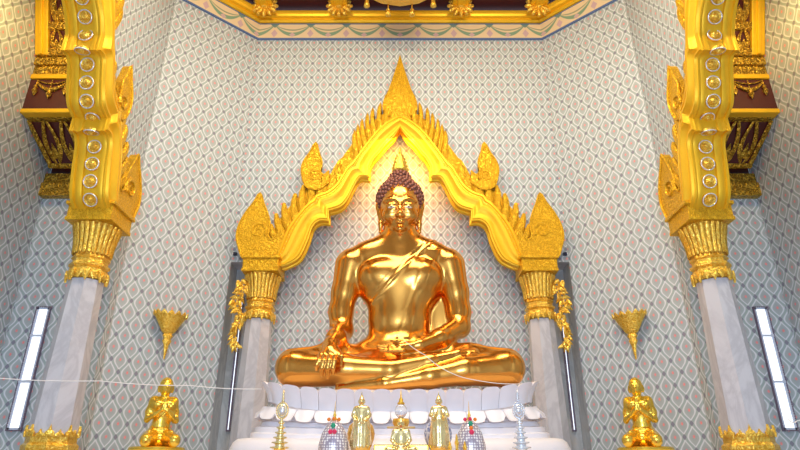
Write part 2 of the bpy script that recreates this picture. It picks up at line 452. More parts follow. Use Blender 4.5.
for s, nm in ((-1, 'left'), (1, 'right')):
    Ld = math.hypot(XS-XC, YB-YE)
    struct(wallpoly('wall_front_angled_'+nm, [(0, 0), (Ld, 0), (Ld, ZT), (0, ZT)],
                    lambda u, z: (s*(XC+(XS-XC)*u/Ld), YF-(YE-YB)*u/Ld, z), M['paper'], su=s))
bm = bmesh.new(); box(bm, (0, 4.5, -.05), (14, 14, .1)); struct(obj('floor', bm, M['floor']))
# painted frieze and gilded cornice follow the walls
RP = [(-XS, .5), (-XS, YE), (-XC, YB), (XC, YB), (XS, YE), (XS, .5)]
def inset(p, d):
    x, y = p; sx = 1 if x > 0 else -1
    if y < 1: return (x-sx*d, y)
    if abs(x) > 3.5: return (x-sx*d, y-d*.35)
    return (x-sx*d*.45, y-d)
def ring_strip(name, z0, z1, d0, d1, mat, prof=None):
    bm = bmesh.new(); uvl = bm.loops.layers.uv.new('UVMap'); prof = prof or [(d0, z0), (d1, z1)]
    L = [0]
    for i in range(1, len(RP)): L.append(L[-1]+math.dist(RP[i], RP[i-1]))
    mid = (L[2]+L[3])/2
    for i in range(len(RP)-1):
        for j in range(len(prof)-1):
            (da, za), (db, zb) = prof[j], prof[j+1]
            q = [(*inset(RP[i], da), za), (*inset(RP[i+1], da), za), (*inset(RP[i+1], db), zb), (*inset(RP[i], db), zb)]
            f = bm.faces.new([bm.verts.new(p) for p in q])
            t0, t1 = j/(len(prof)-1), (j+1)/(len(prof)-1)
            for l, uv in zip(f.loops, ((L[i]-mid, t0), (L[i+1]-mid, t0), (L[i+1]-mid, t1), (L[i]-mid, t1))): l[uvl].uv = uv
    return struct(obj(name, bm, mat))
ring_strip('trim_frieze', ZT, 8.47+EYE, .015, .015, M['frieze'])
ring_strip('trim_frieze_bead', 0, 0, 0, 0, plain('blue_bead', (.10, .17, .38), .5), [(.015, ZT-.02), (.035, ZT-.01), (.035, ZT+.02), (.015, ZT+.03)])
zc = 8.46+EYE
ring_strip('trim_cornice', 0, 0, 0, 0, M['gold'], [(.0, zc), (.05, zc), (.08, zc+.03), (.08, zc+.07), (.14, zc+.08), (.16, zc+.12), (.20, zc+.14), (.20, zc+.17), (.0, zc+.2)])
bm = bmesh.new(); box(bm, (0, 4.9, ZTOP+.2), (8.6, 9.2, .1)); struct(obj('ceiling', bm, M['red']))
# coffer beams, rosettes at their ends
for k, x in enumerate((-2.72, -1.22, 1.22, 2.78)):
    bm = bmesh.new(); box(bm, (x, 6.9, ZTOP+.08), (.34, 4.5, .16), .03); box(bm, (x, 6.9, ZTOP-.01), (.16, 4.4, .05), .02)
    b = struct(obj('trim_ceiling_beam', bm, M['gold']))
    bm = bmesh.new()
    for a in range(12):
        an = a*PI/6; Mx = Matrix.Translation((x, 9.02, ZTOP+.03)) @ Matrix.Rotation(an, 4, 'Y')
        ball(bm, (0, -.02, .15), .085, 8, 6, (.6, .7, 1.5), Mx)
    ball(bm, (x, 8.98, ZTOP+.03), .10)
    obj('rosette', bm, M['capital'], b, True)
for x in (-2.0, 0, 2.0):
    for y in (7.55, 8.72):
        bm = bmesh.new(); box(bm, (x, y, ZTOP+.13), (1.4, .10, .05), .02); struct(obj('trim_coffer', bm, M['gold']))
# ------------------------------------------------------------ columns
ZCAP = 3.0+EYE                                 # underside of the square block
def make_column():
    """origin on the floor at the axis"""
    t = thing('column', 'x', 'column')
    o8 = PI/8
    bm = bmesh.new(); lathe(bm, [(.275, .5), (.262, 2.0), (.205, 2.26+EYE)], 8, rot=o8); obj('shaft', bm, M['marble'], t)
    bm = bmesh.new()
    lathe(bm, [(.40, 0), (.40, .5), (.36, .56), (.36, .9), (.38, .95), (.38, 1.35), (.34, 1.42), (.31, 1.62), (.335, 1.68), (.335, 1.72), (.285, 1.76), (.275, 1.82), (.298, 1.85), (.298, 1.89), (.268, 1.92), (.264, 2.0), (.25, 2.0)], 8, rot=o8)
    b = obj('base', bm, M['capital'], t)
    for k in range(16):
        bm = bmesh.new(); a = 2*PI*k/16+o8; r = .272*(math.cos(PI/8) if k % 2 else 1)
        h = .08 if k % 2 else .13; wd = .045
        Mx = Matrix.Rotation(a+PI/2, 4, 'Z') @ Matrix.Translation((0, -r+.01 if False else -(r), 0))
        prof = [(-wd, 0), (-wd*1.1, h*.35), (-wd*.4, h*.55), (0, h), (wd*.4, h*.55), (wd*1.1, h*.35), (wd, 0)]
        plate(bm, prof, -.012, .012, .008, .5); bmesh.ops.transform(bm, matrix=Matrix.Rotation(a+PI/2, 4, 'Z') @ Matrix.Translation((0, -r, 1.98)), verts=bm.verts)
        obj('crown_leaf', bm, M['capital'], b)
    # capital: toothed collar, rings, flaring lotus petals
    zb = 2.30+EYE; bm = bmesh.new()
    lathe(bm, [(.212, zb-.03), (.228, zb), (.228, zb+.10), (.212, zb+.11), (.245, zb+.14), (.245, zb+.17), (.212, zb+.19), (.212, zb+.23), (.236, zb+.25), (.226, zb+.27), (.212, zb+.30),
               (.222, zb+.42), (.240, zb+.56), (.268, zb+.66), (.262, zb+.71)], 8, rot=o8)
    c = obj('capital', bm, M['capital'], t)
    for k in range(16):
        a = 2*PI*k/16+o8; bm = bmesh.new(); r = .236*(math.cos(PI/8) if k % 2 else 1)
        plate(bm, [(-.045, 0), (-.045, -.06), (0, -.15 if k % 2 == 0 else -.12), (.045, -.06), (.045, 0)], -.012, .012, .01)
        bmesh.ops.transform(bm, matrix=Matrix.Rotation(a+PI/2, 4, 'Z') @ Matrix.Translation((0, -r, zb+.07)), verts=bm.verts)
        obj('collar_leaf', bm, M['capital'], c)
    for k in range(24):
        a = 2*PI*k/24; bm = bmesh.new()
        pr = [(.222, .30), (.228, .42), (.248, .54), (.274, .64), (.285, .69)]
        vs = []
        for (r, z) in pr:
            for e, dr in ((-.9, 0), (0, .02), (.9, 0)):
                an = a+e*PI/24*(.9 if z < .65 else .5); vs.append((( r+dr)*math.cos(an), (r+dr)*math.sin(an), zb+z))
        fs = [(i*3+j, i*3+j+1, i*3+j+4, i*3+j+3) for i in range(4) for j in range(2)]
        raw('petal', vs, fs, M['capital'], c, True)
    bm = bmesh.new(); box(bm, (0, 0, ZCAP+.035), (.60, .60, .05), .01); box(bm, (0, 0, ZCAP+.14), (.58, .58, .18), .012); box(bm, (0, 0, ZCAP+.25), (.64, .64, .05), .012)
    obj('block', bm, M['carved'], t)
    return t
cols = make_column()
place = [(-2.27, 9.2, 'white marble column with gilded capital under the left foot of the middle arch', 'columns of the middle arch'),
         (2.27, 9.2, 'white marble column with gilded capital under the right foot of the middle arch', 'columns of the middle arch'),
         (-4.03, 7.14, 'tall white octagonal marble column at far left beside the left slit window', 'columns of the side arches'),
         (4.03, 7.14, 'tall white octagonal marble column at far right beside the right slit window', 'columns of the side arches')]
for i, (x, y, lab, g) in enumerate(place):
    c = cols if i == 0 else copy_tree(cols)
    c.location = (x, y, 0); tag(c, lab, 'column', g)
    for ch_ in c.children:                      # the inner columns have lower bases
        if ch_.name.startswith('base'): ch_.location.z = -.35 if y > 8 else 0

# ------------------------------------------------------------ gilded arches
def scroll_leaf(pts_px, zs, y0, y1, puff=.05, curl=None, cr=.115):
    HX[0] = a2(pts_px[0])[0]
    bm = bmesh.new(); P = densify([a2(p, zs, 3) for p in pts_px], (), 3)
    plate(bm, P, y0-puff, y1)
    tube(bm, [(x, y0-puff, z) for x, z in P], .020, 6)
    if curl:
        c = a2(curl, zs, 3); S = []
        for k in range(26):
            a = k*.42-.6; r = cr*(1-k/28.0)
            S.append((c[0]+r*math.cos(a), y0-puff-.005, c[1]+r*math.sin(a)))
        tube(bm, S, [.030*(1-k/40.0) for k in range(26)], 6)
    return bm
def mirror(bm):
    bmesh.ops.transform(bm, matrix=Matrix.Scale(-1, 4, (1, 0, 0)), verts=bm.verts)
    return bm
HOOK1 = [(330,186),(319,193),(308,191),(304,182),(303,172),(306,164),(311,157),(317,147),(320,157),(323,167),(321,175),(325,179),(330,175)]
HOOK2 = [(279,264),(262,265),(246,262),(241,250),(239,239),(242,227),(249,215),(256,206),(262,197),(266,208),(269.5,217),(271.5,226),(270.5,234),(270,239),(273,243),(278,240),(282,234),(286,242)]
def make_arch(zs, t, studs):
    """local: x along the span, -y towards the beholder, z=0 at the top of the capitals"""
    I, E = arch_curves(zs); n = len(I)
    full = [(-p[0], p[1]) for p in I[::-1]][:-1]+I; fullE = [(-p[0], p[1]) for p in E[::-1]][:-1]+E
    prof = [(0, -.23), (.05, -.26), (.13, -.26), (.16, -.235), (.30, -.22), (.42, -.235), (.50, -.275), (.58, -.295), (.70, -.295), (.76, -.26), (.84, -.255), (.88, -.285), (.97, -.28), (1.02, -.22),
            (1.02, .2), (.1, .23), (0, .235), (-.06, .225), (-.06, .19), (.0, .18), (-.04, .16), (-.10, .125), (-.11, .10), (-.07, .07), (.02, .06), (.03, -.13), (-.05, -.14), (-.06, -.17), (-.02, -.19), (-.06, -.21), (-.05, -.225)]
    vs = []; fs = []; m = len(prof); N = len(full)
    for i in range(N):
        for (r, d) in prof:
            a, b = full[i], fullE[i]
            vs.append((a[0]+(b[0]-a[0])*r, d, a[1]+(b[1]-a[1])*r))
    for i in range(N-1):
        for j in range(m): fs.append((i*m+j, i*m+(j+1) % m, (i+1)*m+(j+1) % m, (i+1)*m+j))
    fs.append(tuple(range(m))); fs.append(tuple(range((N-1)*m, N*m))[::-1])
    raw('arch_band', vs, fs, M['gold'], t, True, auto=math.radians(38))
    # beads along the face
    bm = bmesh.new()
    for side in (-1, 1):
        acc = 0
        for i in range(1, n):
            p = Vector((I[i][0]+(E[i][0]-I[i][0])*.8, I[i][1]+(E[i][1]-I[i][1])*.8)); q = Vector((I[i-1][0]+(E[i-1][0]-I[i-1][0])*.8, I[i-1][1]+(E[i-1][1]-I[i-1][1])*.8))
            L = (p-q).length; k = max(1, int(L/.04))
            for j in range(k):
                c = q+(p-q)*j/k; ball(bm, (side*-c.x*1.0, -.262, c.y), .013, 6, 4)
    be = obj('bead_row', bm, M['capital'], t, True); be['kind'] = 'stuff'
    # upright flame leaves along the outside
    def leaves(i0, i1, cnt, ln, out):
        seg = E[i0:i1+1]; L = [0]
        for a, b in zip(seg, seg[1:]): L.append(L[-1]+math.dist(a, b))
        def P(s):
            for i in range(len(L)-1):
                if s <= L[i+1]: f = (s-L[i])/(L[i+1]-L[i]+1e-9); return Vector((seg[i][0]+(seg[i+1][0]-seg[i][0])*f, seg[i][1]+(seg[i+1][1]-seg[i][1])*f))
            return Vector(seg[-1])
        for k in range(cnt):
            s0, s1 = L[-1]*k/cnt, L[-1]*(k+1)/cnt
            b0, b1 = P(s1), P(s0)               # b0 lower, b1 upper
            tn = (b1-b0).normalized(); nr = Vector((-tn.y, tn.x))
            if nr.x > 0: nr = -nr
            dr = (tn*.80+nr*.60).normalized(); g = tn*.010; H = out*1.72
            pts = [b0-nr*.05+g, b0+dr*H*.5+g-tn*.01, b0+dr*H*.92-tn*.005, b0+dr*H*1.08+tn*.02, b0+dr*H*1.20+tn*.09, (b0*.3+b1*.7)+dr*H*1.12, b1+dr*H*1.0-g*1.6, b1+dr*H*.6-g, b1-nr*.05-g]
            pts = [tuple(p) for p in pts]
            for side in (1, -1):
                bm = bmesh.new(); plate(bm, pts, -.20, .02, .035, .6)
                if side < 0: mirror(bm)
                obj('flame_leaf', bm, M['carved'], t)
    s4 = 4
    leaves(0, 5*s4+1, 9, 1.9, .30); leaves(8*s4, 12*s4, 3, 1.8, .16)
    leaves(12*s4, 17*s4, 6, 1.8, .25)
    # backing strip behind the leaves
    hk = (-.20, .0, .06) if zs == 1 else (-.16, -.12, .07)
    for side in (1, -1):
        bm = bmesh.new(); A = []; B = []
        for i in range(0, n, 2):
            e = Vector(E[i]); ii = Vector(I[i]); d = (e-ii).normalized(); A.append(e-d*.04); B.append(e+d*.24)
        ln = len(A); vv = []
        for a in A: vv += [(a.x, -.10, a.y), (a.x, .12, a.y)]
        for b in B: vv += [(b.x, -.12, b.y), (b.x, .12, b.y)]
        ff = []
        for i in range(ln-1):
            a, b = 2*i, 2*(i+1); c, d_ = 2*ln+2*i, 2*ln+2*(i+1)
            ff += [(a, b, d_, c), (a+1, c+1, d_+1, b+1), (c, d_, d_+1, c+1), (a, a+1, b+1, b)]
        vv = [(x*side*1, y, z) for x, y, z in vv]
        raw('crest_backing', vv, ff, M['carved'], t)
        bm = scroll_leaf(HOOK1, zs, *hk, (315, 180), .12); obj('scroll_leaf', bm if side > 0 else mirror(bm), M['carved'], t, auto=.6)
        bm = scroll_leaf(HOOK2, zs, *hk, (260, 234), .15); obj('corner_scroll_leaf', bm if side > 0 else mirror(bm), M['carved'], t, auto=.6)
    AP = [(401,124),(392,121),(383,113),(384,103),(388,95),(391,87),(394,78),(397.3,68),(400.8,59)]
    L = densify([a2(p, zs) for p in AP], (), 3); L[-1] = (0, L[-1][1]); L[0] = (0, L[0][1])
    out = L[:-1]+[(-x, z) for x, z in L[::-1][:-1]]
    bm = bmesh.new(); plate(bm, out, -.20, .05, .05, .6); obj('apex_leaf', bm, M['carved'], t, auto=.6)
    # round studs along the soffit
    if studs:
        k = 0; acc = 0; last = None
        for side in (1, -1):
            pts = [(Vector(a), (Vector(b)-Vector(a)).normalized()) for a, b in zip(I, E)]
            acc = .1
            for (p, d), (q, e) in zip(pts, pts[1:]):
                L = (q-p).length
                if L < 1e-5: continue
                tn = (q-p).normalized(); nr = Vector((tn.y, -tn.x))
                if nr.dot(d) > 0: nr = -nr
                while acc < L:
                    c = p+(q-p)*(acc/L); acc += .235
                    Mx = Matrix(((tn.x*side, 0, nr.x*side, c.x*side), (0, 1, 0, -.035), (tn.y, 0, nr.y, c.y), (0, 0, 0, 1)))
                    bm = bmesh.new(); lathe(bm, [(.088, -.02), (.092, .012), (.08, .022), (.062, .008), (.05, .008), (.042, .028), (.02, .05), (.005, .05)], 20, M4=Mx)
                    st = obj('soffit_roundel', bm, M['capital'], t, auto=.7)
                    bm = bmesh.new(); R_ = [Mx @ Vector((  .086*math.cos(a*PI/10), .086*math.sin(a*PI/10), .016)) for a in range(21)]
                    tube(bm, R_, .009, 6); obj('mirror_ring', bm, M['silver'], st, True)
                acc -= L
z0 = 3.27+EYE
t = thing('gilded_arch', 'gilded pointed arch with flame leaves framing the big seated Buddha', 'arch', (0, AY-.02, z0)); t.scale = (1, .55, 1); make_arch(1, t, False)
tl = thing('gilded_arch', 'gilded arch with round soffit studs rising out of frame at far left', 'arch', (-4.03, YSA, z0), PI/2, 'side arches'); make_arch(.83, tl, True)
tr = copy_tree(tl); tr.location = (4.03, YSA, z0); tr.rotation_euler = (0, 0, -PI/2)
tag(tr, 'gilded arch with round soffit studs rising out of frame at far right', 'arch', 'side arches')

# ------------------------------------------------------------ corbelled carved bays behind the side arches
def lace(bm, x0, x1, z0, z1, y, n, th=.03):
    """a row of carved flame stems with openings between them"""
    w_ = (x1-x0)/n
    for k in range(n):
        c = x0+w_*(k+.5)
        for s in (-1, 1):
            P = []
            for j in range(9):
                tt = j/8; P.append((c+s*w_*(.10+.30*abs(math.sin(tt*PI))*(1-.3*tt)), y, z0+(z1-z0)*tt))
            tube(bm, P, [w_*.17*(1-.6*(j/8))+.004 for j in range(9)], 6)
        plate(bm, [(c-w_*.2, z0), (c-w_*.24, z0+(z1-z0)*.2), (c, z0+(z1-z0)*.5), (c+w_*.24, z0+(z1-z0)*.2), (c+w_*.2, z0)], y-.02, y+.02, .01)
def make_corbel(s):
    """local x runs from the outer wall (0) to the arch, y=0 at the bay end wall, world z"""
    t = thing('carved_corbel', 'x', 'corbel', (-XO if s < 0 else XO, YR, 0))
    def bx(name, w_, y0, z0, z1, mat, bev=.015, par=t):
        bm = bmesh.new(); box(bm, (w_/2, (y0+0)/2, (z0+z1)/2), (w_, abs(y0), z1-z0), bev); return obj(name, bm, mat, par)
    def zat(py, yl): return at(400, py, YR+yl).z
    W = 1.27
    bx('lower_moulding', W, -.14, zat(195, -.14), zat(182, -.14), M['darkgold'])
    bx('leaf_moulding', W, -.10, zat(182, -.10), zat(173, -.10), M['darkgold'])
    # sloping console
    zb, zt = zat(168, -.18), zat(121, -.75)
    vs = [(.02, -.18, zb), (W, -.18, zb), (W, -.75, zt), (.02-.0, -.75, zt), (.02, 0, zb), (W, 0, zb), (W, 0, zt), (.02, 0, zt)]
    vs[0] = (.14, -.18, zb); vs[3] = (.0, -.75, zt)
    raw('console', vs, [(0, 1, 2, 3), (4, 7, 6, 5), (0, 3, 7, 4), (1, 5, 6, 2), (3, 2, 6, 7), (0, 4, 5, 1)], M['red'], t)
    bm = bmesh.new(); lace(bm, .12, W-.1, 0, 1, 0, 4)
    H = zt-zb
    for v in bm.verts:
        f = v.co.z; x = v.co.x; v.co = Vector((x, -.20-.57*f+v.co.y, zb+.05+(H-.08)*f))
    tube(bm, [(.14, -.19, zb), (.0, -.77, zt)], .035, 6); tube(bm, [(.1, -.20, zb+.03), (W, -.20, zb+.03)], .045, 6)
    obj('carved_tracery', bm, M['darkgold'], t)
    bx('soffit_moulding', W, -.86, zt-.01, zt+.05, M['darkgold']); 
    zr0, zr1 = zat(109, -.96), zat(79, -.96)
    bx('shelf_moulding', W, -.98, zr0-.07, zr0, M['gold'])
    p = bx('red_panel', W-.02, -.95, zr0, zr1, M['red'], .004)
    bm = bmesh.new()
    for k in range(3):                            # gilt swags with tassels
        c = .12+.44*k; P = [(c+.44*j/10, -.965, zr1-.06-.14*math.sin(j/10*PI)) for j in range(11)]
        tube(bm, P, [.012+.022*math.sin(j/10*PI) for j in range(11)], 6)
        P = [(c+.44*j/10, -.965, zr1-.03-.06*math.sin(j/10*PI)) for j in range(11)]; tube(bm, P, .009, 5)
        for (xx, l) in ((c, .24), (c+.22, .30)):
            lathe(bm, [(.004, -l-.05), (.03, -l), (.04, -l+.03), (.018, -l+.07), (.03, -l+.10), (.006, -l+.14), (.006, -.02)], 8, (xx, -.97, zr1))
    obj('swag', bm, M['darkgold'], p)
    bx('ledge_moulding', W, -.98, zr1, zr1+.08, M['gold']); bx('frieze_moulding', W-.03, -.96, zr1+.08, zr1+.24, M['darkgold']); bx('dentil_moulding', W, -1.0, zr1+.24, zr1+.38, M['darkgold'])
    zA = zr1+.38; HA = 2.0                          # upper case leans forward
    def lean(bm, base=-.98):
        for v in bm.verts: v.co.y += base-(v.co.z-zA)*.42
        return bm
    bm = bmesh.new(); box(bm, (W/2, .20, zA+HA/2), (W-.04, .40, HA)); obj('upper_case', lean(bm), M['red'], t)
    for (a, b, n) in ((.10, .36, 5), (.46, .95, 3), (1.08, 1.6, 3)):
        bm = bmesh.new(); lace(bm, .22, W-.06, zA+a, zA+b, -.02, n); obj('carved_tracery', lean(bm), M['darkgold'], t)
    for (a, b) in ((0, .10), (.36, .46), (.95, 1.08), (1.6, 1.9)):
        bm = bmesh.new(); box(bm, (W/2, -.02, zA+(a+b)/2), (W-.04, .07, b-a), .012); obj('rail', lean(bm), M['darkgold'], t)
    for xx in (.11, ):
        bm = bmesh.new(); box(bm, (xx, -.02, zA+HA/2), (.20, .08, HA), .02); box(bm, (xx, -.07, zA+HA/2), (.05, .04, HA), .01); obj('post', lean(bm), M['gold'], t)
    return t
cl = make_corbel(-1); tag(cl, 'stepped gold and dark red carved corbel high on the far left wall', 'corbel', 'carved corbels')
cr = copy_tree(cl); cr.location = (XO, YR, 0); cr.scale = (-1, 1, 1)
tag(cr, 'stepped gold and dark red carved corbel high on the far right wall', 'corbel', 'carved corbels')

# ------------------------------------------------------------ windows
def make_window(idx, px_t, px_b, py_t, py_b, wpx, Y, bars, s):
    A = at(px_t, py_t, Y); B = at(px_b, py_b, Y); x = (A.x+B.x)/2; z0_, z1 = B.z, A.z; w_ = wpx*mpp((py_t+py_b)/2, Y)
    o = D.objects.new('window_%d' % idx, None); C.objects.link(o); o.location = (x, Y, 0); struct(o)
    bm = bmesh.new(); e = min(.014, w_*.14) if w_ > .06 else .024; H = z1-z0_
    for (cx, cz, sx, sz) in ((-w_/2-e/2, (z0_+z1)/2, e, H+2*e), (w_/2+e/2, (z0_+z1)/2, e, H+2*e), (0, z0_-e/2, w_, e), (0, z1+e/2, w_, e)):
        box(bm, (cx, -.018, cz), (sx, .036, sz))
    obj('window_frame', bm, M['dotted'], o)
    bm = bmesh.new(); e2 = w_*.15
    for (cx, cz, sx, sz) in ((-w_/2+e2/2, (z0_+z1)/2, e2, H), (w_/2-e2/2, (z0_+z1)/2, e2, H), (0, z0_+e2/2, w_, e2), (0, z1-e2/2, w_, e2)):
        box(bm, (cx, -.014, cz), (sx, .028, sz))
    for py in bars: box(bm, (0, -.02, at(400, py, Y).z), (w_, .04, e2*1.1))
    obj('sash', bm, M['ivory'], o)
    bm = bmesh.new(); box(bm, (0, -.006, (z0_+z1)/2), (w_, .012, H)); obj('pane', bm, M['pane'], o)
make_window(1, 43.5, 16, 308, 430, 13, YR-.005, (336, 382), -1)
make_window(2, 760.5, 788, 308, 430, 13, YR-.005, (336, 382), 1)
make_window(3, 242, 229, 300, 430, 1.2, YN-.005, (), -1)
make_window(4, 560, 573.5, 300, 430, 1.2, YN-.005, (), 1)

# ------------------------------------------------------------ hanging gilt vines, wall lotus brackets, small cameras
def make_vine(s):
    t = thing('hanging_vine', 'x', 'vine ornament')
    top = at(400+s*159, 282, 9.05); bot = at(400+s*163, 352, 9.05); L = top.z-bot.z
    path = [Vector((.045*math.sin(k*.9), .0, -L*k/16)) for k in range(17)]
    bm = bmesh.new(); tube(bm, path, .014, 6); obj('stem', bm, M['capital'], t, True)
    rnd = random.Random(3)
    for k in range(40):
        u = k/40; p = path[int(u*16)]
        bm = bmesh.new(); wd = .12*math.sin(min(1, u*1.15+.12)*PI)**.6 if u < .85 else .05
        sd = -1 if k % 2 else 1
        pts = [(0, 0), (.02, .03), (.055, .035), (.085, .0), (.10, -.05), (.07, -.035), (.035, -.03)]
        plate(bm, pts, -.008, .008, .012)
        bmesh.ops.transform(bm, matrix=Matrix.Translation((p.x+sd*.005, rnd.uniform(-.03, .02), p.z)) @ Matrix.Rotation(rnd.uniform(-.9, .9), 4, 'Z') @ Matrix.Rotation(rnd.uniform(-.5, .7), 4, 'Y') @ Matrix.Scale(sd*(.6+wd*5), 4, (1, 0, 0)) @ Matrix.Scale(1.3, 4, (0, 0, 1)), verts=bm.verts)
        obj('leaf', bm, M['capital'], t)
    t.location = top; return t
v = make_vine(-1); tag(v, 'gilt hanging vine ornament left of the middle arch', 'vine ornament', 'hanging vines')
v2 = copy_tree(v); p = at(559.5, 282, 9.05); v2.location = p; v2.scale = (-1, 1, 1)
tag(v2, 'gilt hanging vine ornament right of the middle arch', 'vine ornament', 'hanging vines')

def make_sconce(s):
    q = XC+1.07*(YB) ; r = 235*1.0098/580; Yw = (XC+ (XS-XC)/(YB-YE)*YB)/(r+(XS-XC)/(YB-YE)); x = s*r*Yw
    t = thing('lotus_wall_bracket', 'x', 'wall bracket')
    nrm = math.atan2((YB-YE), (XS-XC))
    t.location = (x, Yw, at(400, 345, Yw-.1).z); t.rotation_euler = (0, 0, -s*nrm)
    k = mpp(330, Yw-.12)
    def half(a, z): return 1
    zt = 31*k
    bm = bmesh.new(); lathe(bm, [(.01, -14*k), (.02, -8*k), (2.6*k, 0), (4.6*k, 4*k), (3.4*k, 6*k), (5.2*k, 9*k), (4*k, 11*k), (6.5*k, 13*k), (9.5*k, 18*k), (12.5*k, 23*k), (16.2*k, 29*k), (15.4*k, 30*k), (6*k, 20*k)], 20, (0, -.14, 0), sy=.62)
    b = obj('cup', bm, M['capital'], t, auto=.8)
    for i in range(14):
        a = 2*PI*i/14; bm = bmesh.new()
        plate(bm, [(-2.6*k, 0), (-2.8*k, 2.2*k), (0, 5*k), (2.8*k, 2.2*k), (2.6*k, 0)], -.008, .008, .006)
        bmesh.ops.transform(bm, matrix=Matrix.Translation((16*k*math.cos(a), -.14+16*k*.62*math.sin(a), 28.5*k)) @ Matrix.Rotation(a+PI/2, 4, 'Z') @ Matrix.Rotation(.25, 4, 'X'), verts=bm.verts)
        obj('petal', bm, M['capital'], b)
    return t
tag(make_sconce(-1), 'gold lotus cup bracket on the wall above the left kneeling disciple', 'wall bracket', 'wall brackets')
tag(make_sconce(1), 'gold lotus cup bracket on the wall above the right kneeling disciple', 'wall bracket', 'wall brackets')
for s, lab in ((-1, 'tiny dark camera on the wall left of the middle arch foot'), (1, 'tiny dark camera on the wall right of the middle arch foot')):
    p = at(400+s*165, 254, YB-.03); bm = bmesh.new(); box(bm, (0, 0, 0), (.06, .06, .05), .008); lathe(bm, [(.02, 0), (.02, .03), (.015, .035)], 12, M4=Matrix.Rotation(PI/2, 4, 'X') @ Matrix.Translation((0, 0, .028)))
    o = obj('security_camera', bm, M['navy']); o.location = p; tag(o, lab, 'camera', 'wall cameras')

# ------------------------------------------------------------ the white stone throne
TY = 7.72                                     # throne centre
def make_throne():
    t = thing('lotus_throne', 'broad white stone lotus throne under the big golden Buddha', 'throne', (0, TY, 0))
    def plan(a, b, n=72):
        P = []
        for k in range(n):
            th = 2*PI*k/n; c, s_ = math.cos(th), math.sin(th); e = 2/5.0
            P.append((a*math.copysign(abs(c)**e, c), b*math.copysign(abs(s_)**e, s_)))
        return P
    def sag(x, a, amt): return amt*min(1.1, abs(x)/a)**4
    def loft(name, rows, amt, mat=M['white'], n=96):
        """rows (a, b, z)"""
        vs = []; fs = []
        for (a, b, z) in rows:
            for (x, y) in plan(a, b, n): vs.append((x, y, z+sag(x, a, amt)))
        for i in range(len(rows)-1):
            for k in range(n): fs.append((i*n+k, i*n+(k+1) % n, (i+1)*n+(k+1) % n, (i+1)*n+k))
        fs.append(tuple(range(n))[::-1]); fs.append(tuple(range((len(rows)-1)*n, len(rows)*n)))
        return raw(name, vs, fs, mat, t, True, auto=.6)
    E = EYE
    loft('upper_tier', [(1.52, .98, .44+E), (1.50, .96, .60+E), (1.50, .97, .825+E), (1.46, .93, .835+E)], .12)
    loft('middle_tier', [(1.74, 1.16, .30+E), (1.74, 1.16, .37+E), (1.70, 1.12, .385+E), (1.70, 1.12, .44+E), (1.64, 1.07, .455+E), (1.62, 1.05, .50+E), (1.5, .95, .52+E)], .05)
    loft('lower_tier', [(2.02, 1.42, 0), (2.0, 1.40, .5), (1.93, 1.34, .22+E), (1.90, 1.31, .29+E), (1.86, 1.27, .325+E), (1.78, 1.2, .335+E)], .03)
    # two rows of lotus petals
    for (row, cnt) in ((0, 46), (1, 46)):
        a, b = (1.56, .99) if row == 0 else (1.60, 1.03); Q = plan(a, b, 720)
        L = [0]
        for k in range(720): L.append(L[-1]+math.dist(Q[k], Q[(k+1) % 720]))
        T = L[-1]
        def PP(s_):
            s_ %= T; k = next(i for i in range(720) if L[i+1] >= s_); f = (s_-L[k])/(L[k+1]-L[k]+1e-9)
            p, q = Vector(Q[k]), Vector(Q[(k+1) % 720]); d = (q-p).normalized(); return p+(q-p)*f, Vector((d.y, -d.x))
        for j in range(cnt):
            if PP(T*(j+.5)/cnt)[0].y > .55: continue     # the back faces the niche wall
            vs = []; fs = []; nu, nv = 9, 7
            for side in (0, 1):
                for iv in range(nv):
                    v = iv/(nv-1)
                    for iu in range(nu):
                        u = iu/(nu-1)*2-1; p, n_ = PP(T*(j+.5+.5*u*.97)/cnt)
                        edge = (1-abs(u)**3)**.5
                        if row == 0:
                            z = .625+E+(.195+.035*edge)*v+sag(p.x, a, .16); off = .02+.085*v**2+.03*(1-u*u)*(.4+.6*v)
                        else:
                            z = .625+E-(.075+.06*edge)*v+sag(p.x, a, .10); off = .01+.10*v+.025*(1-u*u)
                        q = p+n_*(off-(.03 if side else 0)); vs.append((q.x, q.y, z))
            N = nu*nv
            for iv in range(nv-1):
                for iu in range(nu-1):
                    k = iv*nu+iu; fs += [(k, k+1, k+nu+1, k+nu), (N+k, N+k+nu, N+k+nu+1, N+k+1)]
            for iv in range(nv-1):
                for iu in (0, nu-1): k = iv*nu+iu; fs.append((k, k+nu, N+k+nu, N+k))
            for iu in range(nu-1):
                for iv in (0, nv-1): k = iv*nu+iu; fs.append((k, k+1, N+k+1, N+k))
            raw('petal' if row == 0 else 'drooping_petal', vs, fs, M['white'], t, True, auto=.8)
make_throne()

